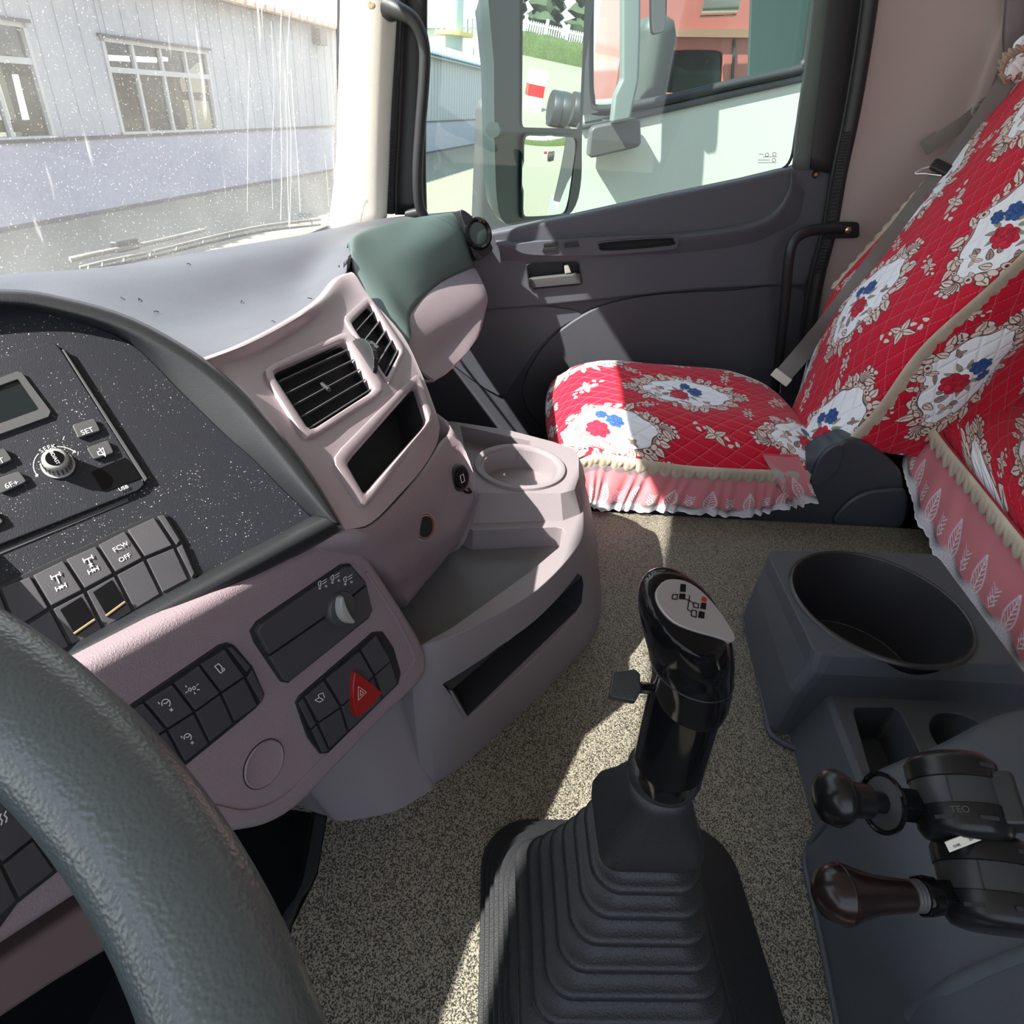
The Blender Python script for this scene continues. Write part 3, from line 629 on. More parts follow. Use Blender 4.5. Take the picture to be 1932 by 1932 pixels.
def glass_mat(name, tint, dirt=0., frost=0.):
    m = bpy.data.materials.new(name); m.use_nodes = True; n = m.node_tree.nodes; l = m.node_tree.links; n.clear()
    out = n.new('ShaderNodeOutputMaterial'); tr = n.new('ShaderNodeBsdfTransparent'); tr.inputs[0].default_value = (*tint, 1)
    gl = n.new('ShaderNodeBsdfGlossy'); gl.inputs['Roughness'].default_value = .02; ge = n.new('ShaderNodeNewGeometry'); dt = n.new('ShaderNodeVectorMath'); dt.operation = 'DOT_PRODUCT'; l.new(ge.outputs['Normal'], dt.inputs[0]); l.new(ge.outputs['Incoming'], dt.inputs[1])
    ab_ = n.new('ShaderNodeMath'); ab_.operation = 'ABSOLUTE'; l.new(dt.outputs['Value'], ab_.inputs[0]); s1 = n.new('ShaderNodeMath'); s1.operation = 'SUBTRACT'; s1.inputs[0].default_value = 1; l.new(ab_.outputs[0], s1.inputs[1])
    pw = n.new('ShaderNodeMath'); pw.operation = 'POWER'; pw.inputs[1].default_value = 5; l.new(s1.outputs[0], pw.inputs[0]); fr = n.new('ShaderNodeMath'); fr.operation = 'MULTIPLY_ADD'; fr.inputs[1].default_value = .9; fr.inputs[2].default_value = .05; l.new(pw.outputs[0], fr.inputs[0])
    mx = n.new('ShaderNodeMixShader'); l.new(fr.outputs[0], mx.inputs[0]); l.new(tr.outputs[0], mx.inputs[1]); l.new(gl.outputs[0], mx.inputs[2]); cur = mx
    if dirt:
        co = n.new('ShaderNodeTexCoord'); sp = n.new('ShaderNodeTexNoise'); sp.inputs['Scale'].default_value = 380; sp.inputs['Detail'].default_value = 2; l.new(co.outputs['Object'], sp.inputs[0])
        r1 = n.new('ShaderNodeValToRGB'); r1.color_ramp.elements[0].position = .65; r1.color_ramp.elements[0].color = (0, 0, 0, 1); r1.color_ramp.elements[1].position = .73; r1.color_ramp.elements[1].color = (.55, .55, .55, 1); l.new(sp.outputs[0], r1.inputs[0])
        mp = n.new('ShaderNodeMapping'); mp.inputs['Scale'].default_value = (60, 60, 2.2); l.new(co.outputs['Object'], mp.inputs[0])
        st = n.new('ShaderNodeTexNoise'); st.inputs['Scale'].default_value = 1; st.inputs['Detail'].default_value = 3; l.new(mp.outputs[0], st.inputs[0])
        r2 = n.new('ShaderNodeValToRGB'); r2.color_ramp.elements[0].position = .66; r2.color_ramp.elements[0].color = (0, 0, 0, 1); r2.color_ramp.elements[1].position = .74; r2.color_ramp.elements[1].color = (.35, .35, .35, 1); l.new(st.outputs[0], r2.inputs[0])
        bg_ = n.new('ShaderNodeTexNoise'); bg_.inputs['Scale'].default_value = 6; bg_.inputs['Detail'].default_value = 5; l.new(co.outputs['Object'], bg_.inputs[0])
        ad = n.new('ShaderNodeMath'); ad.operation = 'ADD'; l.new(r1.outputs[0], ad.inputs[0]); l.new(r2.outputs[0], ad.inputs[1])
        ml = n.new('ShaderNodeMath'); ml.operation = 'MULTIPLY'; ml.inputs[1].default_value = dirt; l.new(bg_.outputs[0], ml.inputs[0])
        a2 = n.new('ShaderNodeMath'); a2.operation = 'ADD'; a2.use_clamp = True; l.new(ad.outputs[0], a2.inputs[0]); l.new(ml.outputs[0], a2.inputs[1])
        df = n.new('ShaderNodeBsdfTranslucent'); df.inputs[0].default_value = (.8, .78, .75, 1); d2 = n.new('ShaderNodeBsdfDiffuse'); d2.inputs[0].default_value = (.75, .74, .72, 1)
        md = n.new('ShaderNodeMixShader'); md.inputs[0].default_value = .6; l.new(df.outputs[0], md.inputs[2]); l.new(d2.outputs[0], md.inputs[1])
        m2 = n.new('ShaderNodeMixShader'); l.new(a2.outputs[0], m2.inputs[0]); l.new(mx.outputs[0], m2.inputs[1]); l.new(md.outputs[0], m2.inputs[2]); cur = m2
    l.new(cur.outputs[0], out.inputs[0]); return m
M['windscreen'] = glass_mat('dusty_windscreen_glass', (.93, .95, .95), .26)
M['sideglass'] = glass_mat('green_tinted_glass', (.75, .885, .825), 0)
M['drip'] = mat('dried_drip', (.8, .79, .76), .8)
M['mirror'] = mat('mirror_glass', (.85, .9, .9), .01, metal=1)
# ---------------------------------------------------------------- printed quilted cloth (drawn here, tile .36 x .48 m)
TW, THH = .36, .48; PX = 2100
W_, H_ = int(TW*PX), int(THH*PX)
def lin(r, g, b):
    f = lambda c: (c/255/12.92 if c/255 <= .04045 else ((c/255+.055)/1.055)**2.4); return np.array([f(r), f(g), f(b)])
RED, WHT, CRM, BRN, TPE, BLU, RRD, GRN = lin(192, 6, 44), lin(235, 236, 242), lin(222, 200, 190), lin(84, 60, 58), lin(165, 140, 132), lin(48, 86, 150), lin(196, 30, 60), lin(150, 150, 130)
img = np.zeros((H_, W_, 3)); img[:] = RED
YY, XX = np.mgrid[0:H_, 0:W_]; XM = XX/PX; YM = YY/PX
# stitched diamonds
def lines_mask(px_, wd, dash):
    k = np.array([1/.0225*0+10/TW, 1/.0225*0+8/THH]); out = np.zeros((H_, W_), bool); hgt = np.zeros((H_, W_))
    for sgn in (1, -1):
        ph = (XM*10/TW+sgn*YM*8/THH); d = np.abs(ph-np.round(ph))/math.hypot(10/TW, 8/THH); al = (XM*10/TW-sgn*YM*8/THH)*3
        out |= (d < wd*1.25) & ((al*2 % 1) < dash); hgt = np.maximum(hgt, np.exp(-(d/.003)**2))
    return out, hgt
stm, hgt = lines_mask(0, .00045, .62)
img[stm] = lin(230, 120, 135)
def blob(cx, cy, rx, ry, rot, col, edge=None, ew=.0012, petals=0, pr=.25):
    """soft ellipse / petalled blob in metres, wrapping round the tile"""
    R = max(rx, ry)*1.5+ew
    for ox in (-TW, 0, TW):
        for oy in (-THH, 0, THH):
            x0, x1 = int((cx+ox-R)*PX), int((cx+ox+R)*PX)+1; y0, y1 = int((cy+oy-R)*PX), int((cy+oy+R)*PX)+1
            x0, x1, y0, y1 = max(0, x0), min(W_, x1), max(0, y0), min(H_, y1)
            if x0 >= x1 or y0 >= y1: continue
            x = XM[y0:y1, x0:x1]-cx-ox; y = YM[y0:y1, x0:x1]-cy-oy; c, s = math.cos(rot), math.sin(rot); u = (x*c+y*s)/rx; v = (-x*s+y*c)/ry
            r = np.hypot(u, v); 
            if petals: r = r/(1-pr+pr*np.abs(np.cos(np.arctan2(v, u)*petals/2)))
            sub_ = img[y0:y1, x0:x1]; e = ew/min(rx, ry)
            if edge is not None: sub_[(r < 1+e)] = edge
            if col is not None: sub_[r < 1] = col
def leafb(cx, cy, L, wd, rot, col=CRM, edge=BRN):
    for ox in (-TW, 0, TW):
        for oy in (-THH, 0, THH):
            R = L*1.2
            x0, x1, y0, y1 = max(0, int((cx+ox-R)*PX)), min(W_, int((cx+ox+R)*PX)+1), max(0, int((cy+oy-R)*PX)), min(H_, int((cy+oy+R)*PX)+1)
            if x0 >= x1 or y0 >= y1: continue
            x = XM[y0:y1, x0:x1]-cx-ox; y = YM[y0:y1, x0:x1]-cy-oy; c, s = math.cos(rot), math.sin(rot); u = (x*c+y*s)/L; v = (-x*s+y*c)/wd
            ins = (u > 0) & (u < 1); h = np.where(ins, np.sin(np.clip(u, 0, 1)**.7*math.pi), -1); sub_ = img[y0:y1, x0:x1]
            sub_[(np.abs(v) < h+.22) & (h > -.5)] = edge; sub_[(np.abs(v) < h-.05) & ins] = col; sub_[(np.abs(v) < .1) & ins & (u < .75)] = edge
def rose(cx, cy, R, col):
    dk = col*.35
    blob(cx, cy, R, R*.85, .3, col, dk, petals=7, pr=.2)
    for k in range(9):
        t = k*2.4; q = R*.62*math.sqrt(k/9+.05); blob(cx+q*math.cos(t), cy+q*math.sin(t)*.85, R*.30, R*.2, t+1.2, col*(1.15 if k % 2 else .8), dk, ew=.0007)
def medallion(cx, cy):
    a, b = .070, .112; N = 30
    T = np.linspace(0, 2*math.pi, N, endpoint=False)
    pos = [((a+.004)*np.sign(math.cos(t))*abs(math.cos(t))**1.15, (b+.004)*np.sign(math.sin(t))*abs(math.sin(t))**1.0) for t in T]
    for k, (x, y) in enumerate(pos):
        t = math.atan2(y, x); leafb(cx+x, cy+y, random.uniform(.018, .036), random.uniform(.006, .011), t+random.uniform(-1.1, 1.1))
    for ox in (-TW, 0, TW):
        for oy in (-THH, 0, THH):
            x = XM-cx-ox; y = YM-cy-oy; th = np.arctan2(y/b, x/a); r = (np.abs(x/a)**1.45+np.abs(y/b)**1.45)**(1/1.45)/(1+.05*np.cos(th*8))
            img[(r < 1.08)] = TPE; img[(r < 1.03)] = BRN; img[r < 1.0] = WHT
    for k, (x, y) in enumerate(pos):
        t = math.atan2(y, x); q = random.uniform(.6, 1.25); blob(cx+x*.97, cy+y*.97, .0085*q, .0055*q, t+q*2, CRM, BRN, ew=.001); (k % 3 == 0) and blob(cx+x*.97, cy+y*.97, .003*q, .003*q, 0, BRN)
    rnd = random.Random(5)
    for k in range(16):
        t = rnd.uniform(2.2, 5.2); q = rnd.uniform(.55, .9); leafb(cx+a*q*math.cos(t), cy+b*q*math.sin(t), rnd.uniform(.010, .026), rnd.uniform(.003, .007), t+rnd.uniform(-1, 3), TPE if k % 2 else CRM, BRN)
    for k in range(10):
        t = k*.63; leafb(cx+.016*math.cos(t), cy-.004+.02*math.sin(t), .022, .004, t, GRN, lin(120, 120, 105))
    rose(cx-.008, cy-.018, .027, RRD); rose(cx+.014, cy+.026, .020, BLU); rose(cx+.038, cy+.006, .014, BLU)
    for s in (-1, 1):
        for k in range(7):
            t = s*math.pi/2+(k-3)*.42; leafb(cx, cy+s*(b+.012), .026, .008, t)
        for k in range(3): blob(cx+(k-1)*.012, cy+s*(b+.038), .0055, .004, k, CRM, BRN)
def sprig(cx, cy, s, rot):
    for k in range(9):
        q = (k-4)*.011*s; x = cx+q*math.cos(rot)+(.007*s if k % 2 else -.007*s)*math.sin(rot); y = cy+q*math.sin(rot)-(.007*s if k % 2 else -.007*s)*math.cos(rot)
        blob(x, y, .0075*s, .005*s, k*1.3, CRM, BRN, ew=.001, petals=3)
    for k in range(4): leafb(cx, cy, .03*s, .007*s, rot+k*1.57+.6)
medallion(TW*.25, THH*.25); medallion(TW*.75, THH*.75)
for x, y, r in ((.75, .25, .9), (.25, .75, -.9), (.5, .0, .4), (.0, .5, 2.2), (.5, .5, 1.2), (0, 0, .3)): sprig(TW*x, THH*y, 1 if x in (.75, .25) else .62, r)
def mkimg(name, a, data=False):
    h, w2 = a.shape[:2]; im = bpy.data.images.new(name, w2, h, alpha=True, float_buffer=False, is_data=data)
    out = np.ones((h, w2, 4), np.float32)
    if data: out[..., :3] = a[..., None]
    else: out[..., :3] = np.where(a <= .0031308, a*12.92, 1.055*np.clip(a, 1e-9, 1)**(1/2.4)-.055)
    im.pixels.foreach_set(out.ravel()); im.update(); im.pack(); return im
IM = mkimg('cloth_print', np.clip(img, 0, 1)); IH = mkimg('quilt_height', 1-.9*hgt, True)
def cloth_mat():
    m = bpy.data.materials.new('quilted_floral_cloth'); m.use_nodes = True; n = m.node_tree.nodes; l = m.node_tree.links; b = n['Principled BSDF']; b.inputs['Roughness'].default_value = .75
    inp(b, 'Sheen Weight').default_value = .15; inp(b, 'Specular IOR Level').default_value = .25
    uv = n.new('ShaderNodeUVMap'); t = n.new('ShaderNodeTexImage'); t.image = IM; h = n.new('ShaderNodeTexImage'); h.image = IH
    l.new(uv.outputs[0], t.inputs[0]); l.new(uv.outputs[0], h.inputs[0]); l.new(t.outputs[0], b.inputs['Base Color'])
    bp = n.new('ShaderNodeBump'); bp.inputs['Strength'].default_value = .7; bp.inputs['Distance'].default_value = .003; l.new(h.outputs[0], bp.inputs['Height']); l.new(bp.outputs[0], b.inputs['Normal'])
    return m
M['cloth'] = cloth_mat()
# tulle with embroidered leaves: u repeats each .075 m, v 0 bottom .. 1 top
LW, LH = 300, 512; ly, lx = np.mgrid[0:LH, 0:LW]; lu = lx/LW; lv = ly/LH; al = np.full((LH, LW), .16)
al += .10*(((lx % 5) < 2) | ((ly % 5) < 2))
def near(d, w_): return np.clip(1-np.abs(d)/w_, 0, 1)
E_ = np.zeros((LH, LW))
# leaf: pointed ellipse centred u=.5, v .10..(.60)
t_l = np.clip((lv-.14)/.44, 0, 1); hw = .17*np.sin(t_l**.75*math.pi)*(1-.25*t_l); du = np.abs(lu-.5)
ins = (lv > .14) & (lv < .58)
E_ = np.maximum(E_, near(du-hw, .035)*ins*((np.sin(ly*.55) > -.6))); E_ = np.maximum(E_, near(du, .018)*ins)
for k in range(5):
    v0 = .20+.065*k; E_ = np.maximum(E_, near((lv-v0)-du*.75, .014)*(du < hw*.8)*ins)
for k, (c0, dr) in enumerate(((.0, 1), (1., -1))):
    d0 = np.abs(lu-c0); E_ = np.maximum(E_, near(d0-.02-.05*np.sin(lv*30), .02)*(lv > .16)*(lv < .42))
    for q in range(4): E_ = np.maximum(E_, near((lv-.2-.055*q)-d0*.6, .014)*(d0 < .12))
rn = np.random.rand(LH//3+1, LW//3+1).repeat(3, 0).repeat(3, 1)[:LH, :LW]
dens = np.clip((.20-lv+.05*np.cos((lu-.5)*2*math.pi))/.1, 0, 1); E_ = np.maximum(E_, dens*(.35+.65*rn))
al = np.clip(al+E_*.85, 0, 1); sc = .035+.022*np.abs(np.sin(lu*math.pi*4)); al[lv < .06-sc+.0] = 0; al[(lv > .06-sc) & (lv < .085-sc)] = 1
IL = mkimg('tulle_cover', al, True); IL.alpha_mode = 'NONE'
def tulle_mat():
    m = bpy.data.materials.new('embroidered_tulle'); m.use_nodes = True; n = m.node_tree.nodes; l = m.node_tree.links; n.clear()
    out = n.new('ShaderNodeOutputMaterial'); uv = n.new('ShaderNodeUVMap'); t = n.new('ShaderNodeTexImage'); t.image = IL; l.new(uv.outputs[0], t.inputs[0])
    tr = n.new('ShaderNodeBsdfTransparent'); b = n.new('ShaderNodeBsdfPrincipled'); b.inputs['Base Color'].default_value = (.75, .73, .78, 1); b.inputs['Roughness'].default_value = .5
    mx = n.new('ShaderNodeMixShader'); l.new(t.outputs[0], mx.inputs[0]); l.new(tr.outputs[0], mx.inputs[1]); l.new(b.outputs[0], mx.inputs[2]); l.new(mx.outputs[0], out.inputs[0]); return m
M['tulle'] = tulle_mat()
M['lining'] = mat('pink_red_lining', (.66, .055, .085), .7)
M['braid'] = mat('gold_braid', (.52, .44, .34), .55, metal=.15, bump=(900, 1., 'noise'), vary=.3)

# ================================================================ SETTING: the cab
def st(o): o['kind'] = 'structure'; return o
st(prism('floor', [(.455, .162, 0), (.368, .156, 0), (.315, .17, 0), (.10, .16, 0), (-.3, .16, 0), (-.3, -1.02, 0), (1.155, -1.02, 0), (1.155, -.10, 0), (1.3, -.10, 0), (1.3, .5, 0), (.5, .5, 0)], (0, 0, 1), -.03, 0, 'floor', smooth=False))
ff = mk('floor', [(-.9, 1.0, -.36), (1.86, 1.0, -.36), (1.86, -.95, -.36), (-.9, -.95, -.36)], [[0, 1, 2, 3]], 'rubber', smooth=False, solid=.02); st(ff)
tun = patch('tunnel_side', [[(.47, .165, -.002), (.37, .158, -.002), (.315, .172, -.002), (.1, .162, -.002), (-.3, .162, -.002)], [(.48, .19, -.03), (.36, .182, -.03), (.30, .195, -.03), (.1, .185, -.03), (-.3, .185, -.03)], [(.49, .24, -.3), (.38, .24, -.3), (.3, .24, -.3), (.1, .24, -.3), (-.3, .24, -.3)]], 'rubber', ff, ku=3, kv=3, solid=.006)
# footwell left: firewall behind the dash
st(mk('wall_front', [(-.9, .62, -.36), (1.86, .30, -.36), (1.86, .40, .44), (1.0, .62, .40), (-.9, 1.0, .42)], [[0, 1, 2, 3, 4]], 'black', smooth=False, solid=.01))
cl = st(prism('ceiling', [(-.75, -1.9, 1.42), (1.84, -1.9, 1.42), (1.84, .10, 1.42), (1.40, .22, 1.42), (.88, .49, 1.42), (.3, .66, 1.42), (-.25, .74, 1.42), (-.75, .79, 1.42)], (0, 0, 1), 0, .03, 'pilw', smooth=False))
# windscreen: curved glass
base = [(-.70, 1.12, .40), (0, 1.03, .40), (.55, .95, .40), (1.0, .78, .40), (1.22, .61, .40), (1.48, .47, .40), (1.79, .385, .40)]
topg = [(-.68, .98, 1.32), (0, .90, 1.32), (.52, .80, 1.32), (.95, .66, 1.32), (1.18, .52, 1.32), (1.42, .40, 1.32), (1.74, .31, 1.32)]
midg = [tuple((np.array(a)*.5+np.array(b)*.5)+np.array([0, .02, 0])) for a, b in zip(base, topg)]
WG = [base, midg, topg]
wn = patch('window_1', WG, 'windscreen', None, ku=6, kv=6, solid=0, flip=False); st(wn)
wn['label'] = 'dusty streaked windscreen glass'
def wpt(u, v, off=0.0):
    p, n = hit(WG, u, v, 3); return p+n*off
drips = []
for L, wdt in (([(511, 40), (516, 170), (512, 300), (514, 395)], .0008), ([(530, 20), (528, 150), (531, 300), (529, 415)], .0018), ([(546, 10), (542, 150), (549, 270), (546, 430)], .0016), ([(538, 130), (541, 250), (542, 330), (545, 425)], .0022), ([(549, 130), (556, 240), (562, 310), (566, 400)], .0016), ([(470, 100), (467, 260), (466, 400)], .0008), ([(612, 290), (616, 330), (620, 390)], .0008)):
    A = cat1([wpt(u, v, .001) for u, v in L], 8); jit = [p+np.array([random.uniform(-1, 1)*.0007, 0, 0]) for p in A]
    drips.append(tube('drip', jit, [wdt*random.uniform(.35, .6) for _ in jit], 'drip', wn, k=1, n=5))
def etch(name, parent, pl, lines, wd=.0011): return strokes(name, lines, pl, wd, 'dkgrey', parent, h=.001, th=.0002)
pg_, ng_ = hit(WG, 572, 412, 3)
etch('glass_marking', wn, (pg_, ng_), [circ((567, 406), 3.5, n=8), circ((575, 406), 3.5, n=8), [(580, 404), (587, 404), (584, 409), (580, 404)], [(561, 417), (578, 417)], [(561, 423), (576, 423)], circ((583, 417), 3.5, n=8)], .0007)
st(prism('wall_left', [(-.72, -1.9, -.36), (-.72, 1.05, -.36), (-.72, 1.05, .36), (-.72, -1.0, .42), (-.72, -1.02, 1.45), (-.72, -1.9, 1.45)], (1, 0, 0), -.04, 0, 'door', smooth=False))  # driver side out of view, added to cut ambient light on the floor
# roof front edge and outside sun visor (out of the picture, but they shade the cab)
vis = [(-.75, 1.30, 1.30), (-.281, 1.12, 1.30), (.032, .93, 1.30), (.314, .845, 1.30), (.835, .69, 1.30), (1.49, .60, 1.30), (1.78, .46, 1.30)]
top6 = [(-.70, .98, 1.33), (-.25, .92, 1.33), (.03, .89, 1.33), (.31, .82, 1.33), (.83, .665, 1.33), (1.40, .41, 1.33), (1.74, .31, 1.33)]
hd = [(x, y-.25, 1.43) for x, y, z in top6]
st(patch('trim_1', [vis, top6, hd], 'white', None, ku=3, kv=4, solid=.012)); bpy.data.objects['trim_1']['label'] = 'front roof edge above the windscreen'
# A pillar
pil = [[(652, -60), (650, 60), (646, 200), (641, 320), (626, 430)], [(668, -60), (664, 60), (660, 200), (656, 320), (648, 432)], [(728, -60), (724, 60), (718, 200), (714, 320), (712, 425)], [(742, -60), (738, 60), (730, 200), (726, 320), (722, 405)]]
dx = [1.80, 1.755, 1.755, 1.80]
a_p = patch('trim_2', [[P(u, v, X=x) for u, v in L] for L, x in zip(pil, dx)], 'pilw', None, ku=5, kv=4, solid=.012); st(a_p); a_p['label'] = 'cream windscreen pillar trim'
patch('windscreen_seal', [[P(u-0, v, X=1.80) for u, v in L] for L in ([(638, -60), (637, 60), (634, 200), (630, 330), (618, 432)], [(654, -60), (651, 60), (647, 200), (642, 330), (628, 436)])], 'rubber', a_p, ku=1, kv=4, solid=.008)
sc_ = P(699, 10, X=1.742); lathe('screw', sc_, (-1, 0, 0), [(0, .013), (.003, .013), (.004, .009), (.001, .008)], 'black', a_p, n=20); lathe('screw_head', sc_+np.array([-.002, 0, 0]), (-1, 0, 0), [(0, .007), (.003, .006), (.0035, .001)], 'brass', a_p, n=16)
# door: panel, window frame, glass
DX = 1.85
def dp(u, v, x=DX): return P(u, v, X=x)
dr = thing('door_1', 'passenger door', 'door', (1.85, -.2, -.3)); del dr['category']; dr['kind'] = 'structure'
DPL = (np.array([DX, 0, 0]), np.array([-1., 0, 0]))
sill = [(880, 452), (922, 437), (1090, 403), (1250, 368), (1400, 337), (1470, 320)]
pp('lower_panel', [(770, 520), (925, 560), (1240, 530), (1560, 520), (1530, 700), (1480, 1000), (700, 1000), (700, 700)], DPL, -.03, .002, 'door2', dr)
up_ = sill+[(1490, 316), (1500, 312), (1575, 314), (1560, 380), (1540, 470), (1515, 535)]+[(1440, 537), (1330, 543), (1240, 551), (1140, 562), (1020, 575), (923, 582), (870, 590), (850, 470)]
upo = pp('upper_panel', up_, DPL, -.03, .022, 'door', dr, bevel=.008, seg=3)
# lower speaker cover and map pocket panel
pp('speaker_cover', [tuple(x) for x in cat1([(915, 582), (1000, 575), (1060, 580), (1097, 592), (1050, 622), (1008, 665), (970, 720), (940, 745), (850, 684), (800, 640)], 3, True)], DPL, .0, .008, 'door', dr, bevel=.003)
pp('pocket_panel', [tuple(x) for x in cat1([(1240, 553), (1150, 570), (1098, 592), (1040, 635), (1000, 690), (985, 740), (1010, 790), (1080, 830), (1250, 860), (1480, 870), (1512, 700), (1512, 545), (1380, 546)], 3, True)], DPL, 0, .014, 'door2', dr, bevel=.005)
# raised arm moulding on the upper panel
UP2 = (np.array([DX-.022, 0, 0]), np.array([-1., 0, 0]))
arm_t = [(935, 452), (1040, 452), (1150, 444), (1290, 436), (1400, 420), (1455, 398), (1484, 360), (1492, 322)]
G = [[P(u, v, X=DX-.020) for u, v in arm_t], [P(u+1, v+7, X=DX-.034) for u, v in arm_t], [P(u+6, v+16, X=DX-.036) for u, v in arm_t], [P(u+10, v+40, X=DX-.024) for u, v in arm_t[:-2]+[(1496, 372), (1508, 322)]]]
armm = patch('arm_moulding', G, 'door', dr, ku=3, kv=4, solid=.003)
swp = pp('switch_plate', [tuple(x) for x in cat1([(972, 464), (985, 456), (1100, 447), (1260, 440), (1277, 448), (1276, 462), (1260, 470), (1120, 480), (1010, 480), (978, 473)], 3, True)], UP2, .010, .0165, 'door', dr, bevel=.002)
for q in ([(1026, 456), (1052, 454), (1051, 460), (1024, 462)], [(1024, 465), (1050, 463), (1049, 470), (1022, 472)]): pp('window_switch', q, UP2, .0165, .021, 'black', dr, bevel=.001)
pp('mirror_switch', [(1064, 456), (1088, 453), (1092, 462), (1064, 465)], UP2, .0165, .023, 'black', dr, bevel=.0012)
rec_px = [tuple(x) for x in cat1([(1130, 464), (1140, 455), (1255, 447), (1268, 452), (1262, 461), (1145, 471)], 3, True)]
han_px = rrect([(994, 498), (1090, 494), (1097, 536), (1001, 545)], .12)
for o_q, L_ in ((swp, (rec_px,)), (armm, (rec_px,)), (upo, (rec_px, han_px))):
    cut(o_q, [pp('c', x_, UP2, -.035, .04, 'black') for x_ in L_])
well('pull_recess', [tuple(x) for x in cat1([(1130, 464), (1140, 455), (1255, 447), (1268, 452), (1262, 461), (1145, 471)], 3, True)], UP2, .02, 'cavity', dr, h=.0175)
# inner handle
well('handle_recess', rrect([(994, 498), (1090, 494), (1097, 536), (1001, 545)], .12), UP2, .03, 'black', dr, h=.0035)
ringpx('handle_bezel', rrect(grow([(994, 498), (1090, 494), (1097, 536), (1001, 545)], 3), .12), rrect([(994, 498), (1090, 494), (1097, 536), (1001, 545)], .12), UP2, 0, .005, 'black', dr, bevel=.001, smooth=True)
pp('door_handle', [(997, 524), (1094, 514), (1097, 534), (1003, 543)], UP2, -.008, .012, 'dkgrey', dr, bevel=.004)
pp('lock_lever', [(1064, 500), (1072, 498), (1078, 514), (1066, 516)], UP2, -.01, .006, 'knobgrey', dr, bevel=.002)
lathe('screw', P(1539, 329, X=DX-.022), (-1, 0, 0), [(0, .010), (.003, .009), (.001, .007)], 'black', dr, n=18); lathe('screw_head', P(1539, 329, X=DX-.023), (-1, 0, 0), [(0, .005), (.002, .004)], 'brass', dr, n=14)
# window frame strips
def strip(name, A, B, x, mt, th, par=dr): return patch(name, [[dp(u, v, x) for u, v in A], [dp(u, v, x) for u, v in B]], mt, par, ku=1, kv=4, solid=th)
strip('rear_frame', [(1535, -40), (1521, 100), (1503, 220), (1494, 318)], [(1580, -40), (1566, 100), (1552, 200), (1538, 318)], 1.845, mat('frame_green_grey', (.09, .12, .11), .5), .02)
strip('rear_frame_cover', [(1562, -40), (1548, 100), (1535, 220), (1524, 318)], [(1645, -40), (1618, 120), (1598, 240), (1578, 330)], 1.835, 'black', .02)
strip('front_frame', [(760, -40), (757, 120), (750, 300), (748, 402)], [(807, -40), (806, 120), (804, 300), (806, 402)], 1.855, 'black', .03)
# weather seal on the door opening, ribbed
sealp = [(1648, -40), (1630, 90), (1608, 220), (1585, 330), (1568, 430), (1545, 520), (1530, 610), (1522, 700)]
tube('door_seal', [dp(u, v, 1.80) for u, v in sealp], .017, 'rubber', a_p, k=5, n=10)
tube('door_seal', [dp(u-14, v, 1.815) for u, v in sealp], .007, 'black', a_p, k=5, n=8)
sA = cat1([dp(u-3, v, 1.784) for u, v in [(1600, 250), (1585, 330), (1568, 430), (1545, 520)]], 14)
for i in range(0, len(sA)-1):
    d_ = nrm(sA[min(i+1, len(sA)-1)]-sA[max(i-1, 0)]); boxm('seal_rib', sA[i], (np.cross(d_, (-1, 0, 0))*.009, d_*.0016, np.array([-1, 0, 0])*.003), 'rubber', a_p, bevel=.001)
fs = [(748, -40), (744, 100), (738, 250), (733, 340), (733, 402)]
tube('door_seal', [dp(u, v, 1.81) for u, v in fs], .016, 'rubber', a_p, k=5, n=10)
tube('door_seal', [dp(u+14, v, 1.83) for u, v in fs], .010, 'black', a_p, k=5, n=8)
sA = cat1([dp(u-2, v, 1.795) for u, v in fs[2:]], 12)
for i in range(len(sA)): boxm('seal_rib', sA[i], (np.array([0, .011, 0]), np.array([0, 0, .0016]), np.array([-.003, 0, 0])), 'rubber', a_p, bevel=.001)
# side glass
sg = mk('window_2', [dp(u, v, 1.875) for u, v in [(800, -60), (800, 470), (930, 446), (1250, 376), (1440, 334), (1475, 322), (1492, 308), (1500, 280), (1516, 200), (1545, -60)]], [list(range(10))], 'sideglass', smooth=False); st(sg); sg['label'] = 'green tinted passenger window glass'
etch('glass_marking', sg, (dp(1445, 300, 1.874), np.array([-1., 0, 0])), [circ((1461, 291), 3.5, n=8), circ((1447, 292), 3.5, n=8), [(1432, 291), (1440, 291)], [(1440, 296), (1466, 296)], [(1430, 302), (1452, 302)], circ((1460, 302), 3.5, n=8), [(1430, 307), (1465, 307)]], .0012)
tube('glass_seal', [dp(u, v, 1.868) for u, v in [(925, 441), (1250, 371), (1430, 333), (1470, 322), (1492, 300), (1503, 240), (1530, 60), (1542, -60)]], .004, 'rubber', sg, k=4, n=8)
